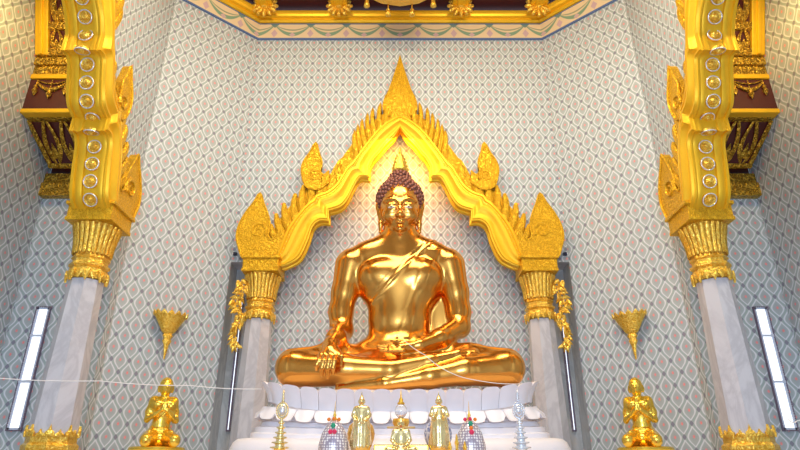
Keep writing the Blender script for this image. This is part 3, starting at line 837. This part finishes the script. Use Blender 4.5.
# ------------------------------------------------------------ the big seated Buddha
BY = 7.6
def make_buddha():
    t = thing('buddha_statue', 'huge polished gold Buddha sitting cross-legged on the white throne', 'statue', (0, BY, 0))
    def L(px, py, yl): q = at(px, py, BY+yl); return (q.x, yl, q.z)
    def R(r, py, yl): return r*mpp(py, BY+yl)
    S = Sculpt((-1.75, -1.05, EYE+.74), (1.75, .60, EYE+3.45), .0135)
    def ch(pts, k=.05): S.chain([L(p[0], p[1], p[2]) for p in pts], [R(p[3], p[1], p[2]) for p in pts], k)
    # torso
    c = L(400, 283, .06); S.ell(c, (.60, .33, .47), .1)
    c = L(399, 320, .02); S.ell(c, (.415, .28, .52), .14)
    c = L(400, 352, .05); S.ell(c, (.60, .38, .26), .14)
    c = L(378, 275, -.10); S.ell(c, (.27, .17, .20), .12); c = L(422, 275, -.10); S.ell(c, (.27, .17, .20), .12)
    ch([(370, 256, .05, 12), (430, 256, .05, 12)], .12)
    ch([(400, 252, .06, 17), (400, 226, .02, 16.2)], .14)
    for s in (-1, 1):
        ch([(400+s*13, 246, .06, 12.5), (400+s*46, 262, .05, 14)], .14)
    # right arm (left in view): shoulder, elbow, wrist, hand over the shin
    ch([(351, 265.5, .03, 16), (345, 292, .03, 13.2), (341, 312, .0, 12.2), (341.5, 330, -.06, 11.5)], .05)
    ch([(341.5, 330, -.06, 11.5), (336, 339, -.30, 10), (331, 345, -.52, 7.8)], .05)
    ch([(331, 345, -.52, 7.8), (330, 352, -.62, 8.2)], .03); ch([(322, 356, -.68, 4.6), (336, 355, -.68, 4.6)], .05)
    # left arm (right in view): elbow out, forearm across the lap
    ch([(449, 265.5, .03, 16), (455.5, 292, .03, 13), (459, 312, .0, 11.6), (459, 327, -.06, 11)], .05)
    ch([(459, 327, -.06, 11), (440, 338, -.30, 9.2), (420, 345, -.46, 6.8)], .05)
    ch([(420, 346, -.46, 5.6), (401, 348, -.52, 5.2)], .04)
    # legs: shins folded across
    ch([(378, 360, .0, 16), (330, 362, -.22, 17.5), (294, 367, -.34, 18.6)], .10)
    ch([(422, 360, .0, 16), (470, 362, -.22, 17.5), (506, 367, -.34, 18.6)], .10)
    ch([(506, 369, -.36, 18), (465, 371, -.50, 14), (430, 377, -.56, 11), (385, 384, -.58, 7), (340, 388, -.52, 5)], .05)
    ch([(294, 369, -.36, 18), (345, 370, -.46, 15.5), (390, 371, -.52, 12), (430, 362, -.50, 8.5), (458, 355, -.46, 5.6), (474, 353, -.44, 4)], .035)
    S.ell(L(400, 366, -.12), (.9, .38, .20), .1)
    # cloth hanging from the forearm, beside the body
    S.ell(L(443, 314, .12), (.22, .06, .55), .04)
    # fingers of the right hand, reaching down over the shin
    def seg(p): return L(*p)
    for i, (x0, x1, ye, r) in enumerate(((320, 316.5, 370, 2.3), (325, 321.6, 376, 2.45), (330.3, 327.4, 378, 2.5), (335.3, 333, 374, 2.3))):
        S.chain([L(x0, 355, -.70), L(x0*.6+x1*.4, 361, -.80), L(x1, 368 if i else 365, -.80), L(x1, ye, -.76)], [R(r*1.15, 360, -.7), R(r*1.1, 360, -.7), R(r, 365, -.7), R(r*.75, 370, -.7)], .014)
    S.chain([L(337, 350, -.62), L(341.5, 357, -.72), L(341, 365, -.76)], [R(3, 352, -.7), R(2.5, 357, -.7), R(1.8, 362, -.7)], .02)
    # fingers of the left hand lying palm up in the lap
    for i in range(4):
        S.chain([L(404, 345.5+i*1.8, -.47-.045*i), L(390, 346+i*1.7, -.50-.045*i), L(377+i*1.2, 346.3+i*1.6, -.49-.045*i)], [R(2, 348, -.5), R(1.9, 348, -.5), R(1.3, 348, -.5)], .014)
    S.chain([L(408, 343, -.50), L(399, 341.5, -.52), L(391, 341, -.50)], [R(2.2, 343, -.5), R(2, 342, -.5), R(1.5, 342, -.5)], .02)
    # toes
    for i in range(4): S.chain([L(470, 351+i*1.5, -.44-.03*i), L(481-i, 351+i*1.5, -.42-.03*i)], [R(1.6, 353, -.45), R(1.3, 353, -.45)], .014)
    # robe: everything right of the diagonal is covered, with a folded sash over the shoulder
    p1, p2 = L(425, 244, -.3), L(371, 300, -.3); dx, dz = p2[0]-p1[0], p2[2]-p1[2]; ln = math.hypot(dx, dz)
    s1, s2 = L(433, 248, -.3), L(403, 338, -.3); z_low = L(400, 346, 0)[2]
    def robe(X, Y, Z):
        e = ((X-p1[0])*dz-(Z-p1[2])*dx)/ln                         # >0 on one side
        front = (Y < .1)&(Z > z_low)
        rim = np.exp(-(e/.022)**2)*.012+np.exp(-((e-.07)/.012)**2)*.004
        f = np.clip((s1[2]-Z)/(s1[2]-s2[2]), 0, 1); cx = s1[0]+(s2[0]-s1[0])*f
        sash = 1/(1+np.exp(-(.085-np.abs(X-cx))/.010))*.009
        arm = 1/(1+np.exp((X-(.60+.0*Z))/.01))
        return (rim*((X > p2[0]-.02)&(Z > p2[2]-.02))+sash*(Z < s1[2]+.05)*(Z > s2[2]))*front*arm
    S.field(robe)
    b = S.mesh('body', M['buddha'], t)
    # head, finer grid
    HY = -.02
    def H(px, py, yl): return L(px, py, yl+HY)
    S = Sculpt((-.46, -.52, EYE+2.85), (.46, .42, EYE+4.22), .0085)
    S.ell(H(400, 205, 0), (.295, .33, .355), .05)
    S.ell(H(400, 212, -.08), (.245, .24, .31), .08)
    S.ell(H(400, 226, -.17), (.105, .10, .085), .08)
    S.cone(H(400, 232, .06), H(400, 242, .06), .215, .225, .08)
    # brows, eye sockets, lids
    for s in (-1, 1):
        S.ell(H(400+s*8.3, 205, -.345), (.095, .042, .042), .05, cut=True)
        P = [H(400+s*(2+15*k/6), 202.0-3.2*math.sin((k/6)**.8*PI), -.335+.012*k+.008*(k-3)*(k > 3)) for k in range(7)]
        S.chain(P, [.012]*7, .035)
        S.ell(H(400+s*8.3, 205.2, -.292), (.085, .05, .046), .015)
        P = [H(400+s*(3.6+9.6*k/5), 206.4+1.1*math.sin(k/5*PI), -.335+.010*k) for k in range(6)]
        S.chain(P, [.010, .014, .016, .016, .013, .008], .008)
        P = [H(400+s*(3.8+9.2*k/5), 208.6+.9*math.sin(k/5*PI), -.325+.010*k) for k in range(6)]
        S.chain(P, [.006, .009, .010, .010, .008, .005], .008)
        S.ell(H(400+s*10, 215, -.22), (.11, .09, .10), .08)
        # long ears
        S.chain([H(400+s*20.0, 199, .02), H(400+s*20.8, 205, .0), H(400+s*19.6, 214, .0), H(400+s*19.2, 224, .0), H(400+s*19.6, 232, .01)], [.035, .045, .038, .034, .026], .03)
        S.chain([H(400+s*22.4, 201, -.02), H(400+s*22.8, 208, -.02), H(400+s*21.5, 216, -.02)], [.016, .02, .014], .02)
        S.cone(H(400+s*2.3, 214.6, -.40), H(400+s*2.5, 213.2, -.37), .028, .024, .02)
    S.chain([H(400, 201, -.325), H(400, 207, -.355), H(400, 213, -.40), H(400, 215, -.405)], [.020, .023, .032, .030], .035)
    # lips
    P = [H(400+6.6*(k/4-1), 219.6-.9*math.sin(abs(k/4-1)*PI*.9)+.5*abs(k/4-1), -.375+.055*(k/4-1)**2) for k in range(9)]
    S.chain(P, [.006, .013, .018, .020, .017, .020, .018, .013, .006], .008)
    P = [H(400+5.2*(k/3-1), 222.2-.6*(k/3-1)**2, -.365+.045*(k/3-1)**2) for k in range(7)]
    S.chain(P, [.006, .017, .021, .023, .021, .017, .006], .008)
    S.ell(H(400, 229, -.27), (.06, .05, .045), .05)
    h = S.mesh('head', M['buddha'], t)
    for s in (-1, 1):
        bm = bmesh.new(); c = H(400+s*8.3, 207.3, -.330); ball(bm, (0, 0, 0), .055, 16, 8, (1, .45, .26))
        e = obj('eye', bm, M['pearl'], h, True); e.location = c; e.rotation_euler = (0, 0, s*.30)
        bm = bmesh.new(); ball(bm, (0, -.022, .001), .014, 10, 8, (1, .5, .8)); obj('pupil', bm, M['navy'], e, True)
    # hair cap of tight curls, rounded top knot, flame
    S = Sculpt((-.46, -.46, EYE+3.2), (.46, .46, EYE+4.35), .014)
    S.ell(H(400, 201, .05), (.330, .335, .335), .05)
    S.ell(H(400, 180.5, .05), (.155, .16, .135), .09)
    S.ell(H(400, 210, -.31), (.292, .33, .355), .03, cut=True)
    S.cone(H(400, 236, 0), H(400, 244, 0), .42, .42, .02, cut=True)
    hair = S.mesh('hair', M['curls'], t)
    # curls
    me = hair.data; bm = bmesh.new(); kept = []; cell = {}
    hf = H(400, 208, -.31)
    for v in me.vertices:
        p = v.co; ff = (p-Vector(hf)); inside = (ff.x/.275)**2+(ff.y/.33)**2+(ff.z/.335)**2
        if inside < 1.06 and p.y < -.05: pass
        if p.z < EYE+3.38 or (p.y > .16) or p.z > EYE+4.19: continue
        key = tuple(int(math.floor(c/.06)) for c in p)
        if any((p-q).length < .058 for a in (-1, 0, 1) for b_ in (-1, 0, 1) for c in (-1, 0, 1) for q in cell.get((key[0]+a, key[1]+b_, key[2]+c), ())): continue
        cell.setdefault(key, []).append(p.copy()); kept.append(p.copy())
    for p in kept: ball(bm, p, .033, 8, 6)
    cu = obj('curls', bm, M['curls'], hair, True); cu['kind'] = 'stuff'
    bm = bmesh.new(); b0 = H(400, 171.5, .02); z1 = H(400, 148, .02)[2]; HT = z1-b0[2]+.02
    prof = [(.07, -.02), (.095, .03), (.06, .05), (.085, .09), (.05, .12), (.075, .16), (.042, .19), (.062, .22), (.034, .25), (.045, .28), (.024, .31), (.012, .38), (.003, .45)]
    lathe(bm, [(r*1.35, z*HT/.45) for r, z in prof], 20, b0, mod=lambda a, z: 1+.10*math.cos(5*a))
    obj('flame_finial', bm, M['capital'], t, True)
make_buddha()

# ------------------------------------------------------------ kneeling disciples
def make_disciple():
    t = thing('kneeling_disciple', 'x', 'statue')
    S = Sculpt((-.42, -.50, -.02), (.42, .40, 1.0), .0085)
    S.ell((0, .10, .12), (.22, .24, .13), .05)                        # seat and heels
    for s in (-1, 1):
        S.chain([(s*.08, .08, .14), (s*.14, -.14, .115), (s*.185, -.30, .085)], [.115, .095, .08], .03)
        S.chain([(s*.185, -.30, .085), (s*.16, -.02, .05), (s*.10, .24, .05)], [.075, .06, .045], .03)
        S.chain([(s*.145, .0, .60), (s*.185, .01, .46), (s*.20, -.05, .35)], [.058, .045, .038], .04)
        S.chain([(s*.20, -.05, .35), (s*.11, -.17, .41), (s*.030, -.235, .475)], [.038, .030, .022], .02)
        S.chain([(s*.020, -.235, .475), (s*.015, -.235, .54), (s*.009, -.225, .625)], [.024, .020, .011], .012)
        S.chain([(s*.03, -.215, .50), (s*.022, -.20, .56)], [.014, .010], .01)
        S.ell((s*.075, -.07, .555), (.085, .06, .06), .05)
        S.chain([(s*.098, .0, .80), (s*.102, .005, .76), (s*.098, .0, .725)], [.014, .016, .012], .01)
        S.ell((s*.037, -.098, .795), (.026, .014, .010), .01)
        S.chain([(s*.012, -.108, .815), (s*.04, -.105, .824), (s*.065, -.09, .815)], [.006, .006, .005], .01)
    S.ell((0, .02, .28), (.125, .105, .17), .06); S.ell((0, .01, .49), (.155, .105, .14), .07)
    S.chain([(-.12, .01, .60), (.12, .01, .60)], [.06, .06], .06)
    S.cone((0, .01, .62), (0, .0, .70), .052, .05, .04)
    S.ell((0, -.005, .80), (.092, .105, .115), .03); S.ell((0, -.035, .755), (.072, .075, .075), .03)
    S.chain([(0, -.105, .805), (0, -.122, .775)], [.012, .017], .015)
    S.chain([(-.024, -.104, .742), (0, -.112, .744), (.024, -.104, .742)], [.005, .009, .005], .006)
    S.chain([(-.02, -.10, .732), (0, -.108, .730), (.02, -.10, .732)], [.005, .008, .005], .006)
    def robe(X, Y, Z):
        e = (X*.75-(Z-.45)*.66-.02)
        up = (Z < .64)&(Z > .2)&(Y < .2)
        a = np.abs(X) < .17
        return ((e > 0)*.010+np.exp(-(e/.008)**2)*.004)*up*a+np.exp(-((Z-.24-.1*X*X)/.008)**2)*.006
    S.field(robe)
    S.mesh('body', M['statue'], t)
    # thin cap of shorn hair
    S = Sculpt((-.13, -.15, .72), (.13, .15, .96), .008)
    S.ell((0, .002, .806), (.099, .112, .120), .01); S.ell((0, -.09, .765), (.10, .10, .085), .01, cut=True)
    S.cone((0, 0, .60), (0, 0, .71), .12, .12, .01, cut=True)
    S.mesh('shorn_hair', M['statue'], t)
    bm = bmesh.new(); lathe(bm, [(.40, -.06), (.41, -.03), (.40, 0), (.38, .01)], 32, (0, 0, 0), sx=.95, sy=.9); obj('cushion', bm, M['statue'], t)
    return t
DZ = at(162, 448, 7.9).z
d1 = make_disciple(); d1.location = (at(162, 415, 7.9).x, 7.9, DZ+.0); d1.rotation_euler = (0, 0, math.radians(26))
d2 = copy_tree(d1); d2.location.x = at(640, 415, 7.9).x; d2.rotation_euler = (0, 0, -math.radians(26))
for d, lab in ((d1, 'gold kneeling disciple with joined hands left of the throne'), (d2, 'gold kneeling disciple with joined hands right of the throne')):
    tag(d, lab, 'statue', 'kneeling disciples'); k = .95; d.scale = (k*.93, k, k)
    bm = bmesh.new(); top = DZ-.065
    for (a, z0_, z1) in ((.50, 0, .12), (.44, .12, .3), (.40, .3, top-.2), (.46, top-.2, top-.1), (.50, top-.1, top)):
        box(bm, (0, 0, (z0_+z1)/2), (a*2, a*1.8, z1-z0_), .012)
    p = obj('stone_plinth', bm, M['white']); p.location = (d.location.x, 7.9, 0)
    tag(p, 'white plinth under the %s kneeling disciple' % ('left' if d is d1 else 'right'), 'plinth', 'disciple plinths')

# ------------------------------------------------------------ offerings in front
FY = 5.8
TZ = EYE+.13
bm = bmesh.new(); box(bm, (0, FY+.05, TZ-.04), (3.4, .7, .08), .02)
tb = obj('tabletop', bm, M['wood']); tt = thing('offering_table', 'long narrow offering table before the throne carrying small statues', 'table', (0, 0, 0))
tb.parent = tt
for x in (-1.6, 1.6):
    for y in (-.25, .3):
        bm = bmesh.new(); box(bm, (x, FY+.05+y, (TZ-.06)/2), (.09, .09, TZ-.10), .01); obj('leg', bm, M['wood'], tt)
bm = bmesh.new(); box(bm, (0, 4.6, .01), (5.5, 3.2, .02)); tag(obj('carpet', bm, M['carpet']), 'red carpet on the floor before the throne', 'carpet')

def small_monk(hands):
    """standing gilt figure .60 m tall, origin at the feet"""
    t = thing('standing_figurine', 'x', 'figurine')
    S = Sculpt((-.19, -.17, .04), (.19, .14, .70), .0055)
    S.chain([(0, 0, .12), (0, 0, .30), (0, 0, .40)], [.092, .066, .052], .03)
    for s in (-1, 1):
        S.chain([(s*.05, 0, .10), (s*.045, 0, .22), (s*.03, 0, .34)], [.052, .050, .045], .02)
        S.chain([(s*.035, 0, .07), (s*.035, -.01, .14)], [.024, .024], .01); S.chain([(s*.035, 0, .058), (s*.038, -.06, .056)], [.018, .013], .01)
        S.chain([(s*.092, .03, .13), (s*.075, .03, .30), (s*.062, .02, .42)], [.026, .020, .018], .02)
    S.ell((0, 0, .445), (.068, .045, .07), .03); S.chain([(-.055, 0, .49), (.055, 0, .49)], [.026, .026], .03)
    S.cone((0, 0, .49), (0, 0, .53), .02, .019, .015)
    S.ell((0, -.003, .562), (.033, .036, .042), .01); S.chain([(0, -.034, .567), (0, -.042, .555)], [.004, .007], .006)
    S.ell((0, .0, .600), (.018, .018, .022), .015); S.chain([(0, 0, .61), (0, 0, .66)], [.012, .003], .01)
    for s in (-1, 1):
        S.chain([(s*.033, .004, .57), (s*.033, .004, .545)], [.006, .005], .004)
        if hands == 'belly':
            S.chain([(s*.068, 0, .485), (s*.088, -.01, .42), (s*.066, -.045, .375), (s*.01, -.078, .365 if s > 0 else .35)], [.022, .018, .015, .010], .012)
            S.chain([(s*.01, -.078, .365 if s > 0 else .35), (-s*.035, -.075, .352 if s > 0 else .338)], [.012, .007], .006)
        else:
            S.chain([(s*.068, 0, .485), (s*.090, -.01, .42), (s*.066, -.05, .40), (s*.042, -.070, .445)], [.022, .018, .014, .010], .012)
            for f in range(4): S.chain([(s*(.030+.008*f), -.073, .445), (s*(.026+.009*f), -.078, .485-.003*f)], [.005, .0035], .003)
    def folds(X, Y, Z): return (np.sin(X*150)*.0022*(Z < .40)*(Z > .1)+np.exp(-((np.abs(X)-.004)/.003)**2)*.002*(Z < .40))+0*Y
    S.field(folds); S.mesh('body', M['palegold'], t)
    bm = bmesh.new(); lathe(bm, [(.085, 0), (.085, .015), (.07, .025), (.08, .04), (.07, .045)], 24); obj('pedestal', bm, M['capital'], t, auto=.6)
    return t
for px, hands, lab in ((361, 'belly', 'small gilt standing figure with hands crossed on its belly'), (439.5, 'chest', 'small gilt standing figure with both palms raised to its chest')):
    m = small_monk(hands); q = at(px, 430, FY); m.location = (q.x, FY, TZ)
    k = (at(px, 392, FY).z-TZ)/.66; m.scale = (k, k, k); tag(m, lab, 'figurine', 'standing figurines')
def jar(px, mat, lab):
    t = thing('round_jar', lab, 'jar', (at(px, 432, FY+.25).x, FY+.25, TZ))
    bm = bmesh.new(); lathe(bm, [(.06, 0), (.07, .02), (.05, .05), (.10, .10), (.132, .18), (.138, .23), (.12, .30), (.07, .345), (.05, .36), (.06, .375), (.05, .38)], 28); obj('body', bm, mat, t, True)
    bm = bmesh.new(); lathe(bm, [(.060, .37), (.064, .378), (.03, .40), (.008, .43)], 20); obj('lid', bm, M['palegold'], t, auto=.7)
jar(361, M['amber'], 'round amber jar behind the left standing figurine'); jar(438, M['blueglaze'], 'round blue and white jar behind the right standing figurine')
# small seated figure in the middle
t = thing('seated_figurine', 'tiny gilt seated Buddha in the middle before the crystal orb', 'figurine', (at(401, 440, FY-.25).x, FY-.25, TZ-.085))
S = Sculpt((-.16, -.13, .10), (.16, .11, .46), .005)
for s in (-1, 1):
    S.chain([(s*.03, 0, .15), (s*.115, -.03, .14), (-s*.02, -.085, .135)], [.036, .032, .020], .015)
    S.chain([(s*.062, 0, .30), (s*.082, 0, .23), (s*.06, -.04, .19), (s*.01, -.075, .175)], [.020, .015, .013, .009], .012)
    S.chain([(s*.029, .0, .375), (s*.029, 0, .35)], [.005, .005], .004)
S.ell((0, 0, .24), (.05, .038, .08), .03); S.chain([(-.05, 0, .30), (.05, 0, .30)], [.02, .02], .02); S.cone((0, 0, .30), (0, 0, .34), .017, .016, .01)
S.ell((0, -.002, .365), (.027, .03, .035), .01); S.ell((0, 0, .395), (.016, .016, .018), .01); S.chain([(0, 0, .40), (0, 0, .44)], [.009, .003], .008); S.cone((0, -.03, .37), (0, -.036, .358), .003, .005, .005)
S.mesh('body', M['palegold'], t)
bm = bmesh.new(); lathe(bm, [(.13, .085), (.14, .10), (.13, .118), (.10, .12)], 28, sy=.75); obj('lotus_base', bm, M['capital'], t, auto=.6)
# crystal orb on a gilt cup
OY = FY+.24
t = thing('crystal_orb', 'clear crystal orb with gold spire on a gilt cup in the middle', 'orb', (at(401, 430, OY).x, OY, TZ)); zc_ = at(401, 411, OY).z-TZ
bm = bmesh.new(); ball(bm, (0, 0, zc_), .062, 28, 18, (1, 1, 1.15)); q = plain('clear_crystal', (.93, .95, 1), .03, 0, .01, 3); q.node_tree.nodes['Principled BSDF'].inputs['Transmission Weight'].default_value = .75; obj('orb', bm, q, t, True)
bm = bmesh.new(); lathe(bm, [(.09, 0), (.09, .02), (.04, .05), (.03, zc_-.20), (.06, zc_-.17), (.085, zc_-.11), (.08, zc_-.075), (.07, zc_-.08), (.03, zc_-.068)], 24); obj('cup', bm, M['amber'], t, True)
bm = bmesh.new(); lathe(bm, [(.035, zc_+.062), (.038, zc_+.075), (.02, zc_+.09), (.022, zc_+.11), (.008, zc_+.13), (.003, zc_+.21)], 16); obj('spire', bm, M['capital'], t, True)
# wooden rod behind the seated figure and a low rail
p0, p1 = at(387, 427.5, FY-.1), at(415, 427.5, FY-.1)
t = thing('wooden_rod', 'short pale wooden rod on a stand behind the tiny seated figure', 'rod', (0, 0, 0))
bm = bmesh.new(); tube(bm, [p0, p1], .010, 10); obj('rod', bm, M['wood'], t, True)
for u in (.3, .7):
    a = p0.lerp(p1, u); bm = bmesh.new(); tube(bm, [(a.x, a.y, TZ), (a.x, a.y, a.z)], .008, 8); obj('support', bm, M['wood'], t, True)
p0, p1 = at(374, 445, FY+.1), at(428, 445, FY+.1); bm = bmesh.new(); box(bm, ((p0.x+p1.x)/2, FY+.06, (p0.z+TZ)/2+.002), (p1.x-p0.x, .10, p0.z-TZ), .01)
tag(obj('low_box', bm, M['statue']), 'long low gilt box on the table between the two standing figurines', 'box')
# lattice jewelled covers with stone flowers
def cover(px, lab, cols_):
    k = mpp(435, FY); t = thing('jewelled_cover', lab, 'food cover', (at(px, 435, FY).x, FY, TZ)); h = at(px, 420, FY).z-TZ
    bm = bmesh.new(); lathe(bm, [(15*k, 0), (15.5*k, .02), (14.8*k, h*.35), (12*k, h*.65), (7*k, h*.9), (2.5*k, h)], 32); obj('dome', bm, M['jewel'], t, True)
    bm = bmesh.new(); lathe(bm, [(3.2*k, h-.01), (2.6*k, h+.01), (1.2*k, h+.03), (1.8*k, h+.045), (.9*k, h+.06), (.4*k, h+.10), (.15*k, h+.17)], 14); obj('spire', bm, M['capital'], t, True)
    for i, (dx, dz, r, m) in enumerate(cols_):
        bm = bmesh.new()
        for a in range(6): ball(bm, (dx*k+r*k*.6*math.cos(a*PI/3), -(6.5*k+abs(dz)*k*.75), h+dz*k+r*k*.6*math.sin(a*PI/3)), r*k*.5, 8, 6)
        ball(bm, (dx*k, -(7*k+abs(dz)*k*.75), h+dz*k), r*k*.45, 8, 6); obj('stone_flower', bm, M[m], t, True)
cover(334, 'white jewelled lattice cover with orange, green and red stones at left', [(-5, 0, 1.8, 'orange'), (0, .5, 1.8, 'orange'), (5, 0, 1.8, 'orange'), (0, -6, 2.4, 'green'), (-2, -12, 2.2, 'ruby'), (2, -12, 2.2, 'ruby')])
cover(470, 'white jewelled lattice cover with pink, green and orange stones at right', [(-5, 0, 1.8, 'ruby'), (0, .5, 1.8, 'ruby'), (5, 0, 1.8, 'orange'), (0, -4, 2.4, 'green'), (0, -8.5, 1.9, 'orange'), (0, -12.5, 2.4, 'ruby')])
# tiered ornaments with oval crests
def tiered(px, m1, m2, lab):
    k = mpp(430, FY); t = thing('tiered_ornament', lab, 'ornament', (at(px, 435, FY).x, FY, TZ)); Z = lambda py: at(px, py, FY).z-TZ
    bm = bmesh.new(); prof = [(15*k, 0), (15*k, .012)]
    for i, py in enumerate((447, 442, 437, 432, 427, 422)):
        r = (9.5-1.25*i)*k; z = Z(py); prof += [(r*.55, z-.03), (r*.6, z-.018), (r, z-.010), (r*.97, z), (r*.5, z+.006)]
    prof += [(1.3*k, Z(419))]
    lathe(bm, prof, 20); obj('tiers', bm, m1, t, auto=.6)
    bm = bmesh.new(); zc2 = Z(410.5)
    Mx = Matrix.Translation((0, 0, zc2)) @ Matrix.Rotation(PI/2, 4, 'X')
    lathe(bm, [(4.4*k, -.012), (4.6*k, 0), (4.4*k, .012)], 24, sy=1.45, M4=Mx); lathe(bm, [(2.6*k, .01), (2.4*k, .02), (1*k, .026)], 20, sy=1.45, M4=Mx)
    cr_ = obj('oval_crest', bm, m2, t, True)
    bm = bmesh.new()
    for a in range(22):
        an = a*PI/11; ball(bm, (5.6*k*math.cos(an), 0, zc2+7.6*k*math.sin(an)), .0105, 8, 6); ball(bm, (3.5*k*math.cos(an), -.012, zc2+5*k*math.sin(an)), .006, 6, 5)
    obj('bead_border', bm, M['silver'] if m1 is M['silver'] else M['palegold'], cr_, True)
    bm = bmesh.new()
    prof = [(1.2*k, Z(402.5))]
    for i, py in enumerate((401, 398.5, 396, 393.5)): prof += [(.9*k, Z(py)-.006), ((2.2-.3*i)*k, Z(py)), (.9*k, Z(py)+.006)]
    prof += [(.2*k, Z(389))]; lathe(bm, prof, 14); obj('spire', bm, m1, t, True)
tiered(280.5, M['palegold'], M['silver'], 'tall tiered gold ornament with an oval crest, left end of the offerings')
tiered(520.5, M['silver'], M['silver'], 'tall tiered clear crystal ornament with an oval crest, right end of the offerings')
for i, (px, py) in enumerate(((450, 441), (457, 434), (465, 441))):
    k = mpp(440, FY-.19); q = at(px, 450, FY-.19); h = at(px, py, FY-.19).z-TZ; bm = bmesh.new()
    lathe(bm, [(2.2*k, 0), (2.2*k, .01), (1*k, .03), (1.6*k, h*.5), (2.3*k, h*.62), (1.3*k, h*.75), (1.2*k, h*.85), (.2*k, h)], 14)
    o = obj('gilt_bud', bm, M['capital'], None, True); o.location = (q.x, FY-.19, TZ)
    tag(o, ['short gilt bud in front of the right blue and white jar', 'taller middle gilt bud left of the right jewelled cover', 'short gilt bud in front of the right jewelled cover'][i], 'ornament', 'gilt buds')

# ------------------------------------------------------------ sacred threads
def thread(name, pts, lab, r=.006):
    P = [at(*p) for p in pts]; out = []
    for a, b in zip(P, P[1:]):
        for k in range(8): out.append(a.lerp(b, k/8)-Vector((0, 0, .015*math.sin(k/8*PI))))
    out.append(P[-1]); bm = bmesh.new(); tube(bm, out, r, 6); tag(obj(name, bm, M['thread'], None, True), lab, 'thread', 'sacred threads')
thread('sacred_thread', [(-12, 377.5, 6.2), (100, 381, 6.5), (190, 385.5, 6.8), (262, 389, 7.0)], 'thin white thread strung from the left edge to the throne', .005)
thread('sacred_thread', [(404, 340, 7.0), (425, 355, 6.88), (447, 371, 6.82), (475, 380, 6.82), (520, 384, 6.9)], 'thin white thread draped from the lap of the big Buddha over its shin', .004)
thread('sacred_thread', [(808, 414, 6.6), (797, 421, 6.6), (790, 421, 6.62), (788, 418, 6.64)], 'short curled white thread by the right slit window')

# ------------------------------------------------------------ ceremonial parasol hung above
t = thing('ceremonial_parasol', 'saffron cloth parasol with gold tassels hanging at the top centre', 'parasol', (0, 7.5, 0))
RR = 56*mpp(0, 7.3); zr = at(400, 8, 7.5+RR*.9).z+.12
bm = bmesh.new(); vs = []
lathe(bm, [(RR*.88, zr-.06), (RR*.98, zr+.0), (RR, zr+.05), (RR*.8, zr+.22), (RR*.45, zr+.42), (.06, zr+.6)], 48, mod=lambda a, z: 1+.012*math.cos(16*a)); obj('canopy', bm, M['cloth'], t, True)
bm = bmesh.new(); lathe(bm, [(RR*.5, zr-.13), (RR*.7, zr-.11), (RR*.9, zr-.05), (RR*.9, zr)], 48); obj('drape', bm, M['cloth'], t, True)
bm = bmesh.new(); tube(bm, [(0, 0, zr+.5), (0, 0, ZTOP+.1)], .03, 10); obj('rod', bm, M['gold'], t, True)
for k in range(12):
    a = PI*2*k/12+.26; x, y = RR*.93*math.cos(a), RR*.93*math.sin(a); bm = bmesh.new()
    tube(bm, [(x, y, zr-.02), (x, y, zr-.16)], .012, 6); lathe(bm, [(.015, -.30), (.055, -.29), (.045, -.22), (.02, -.20), (.04, -.17), (.01, -.14)], 10, (x, y, zr)); obj('tassel', bm, M['capital'], t, True)
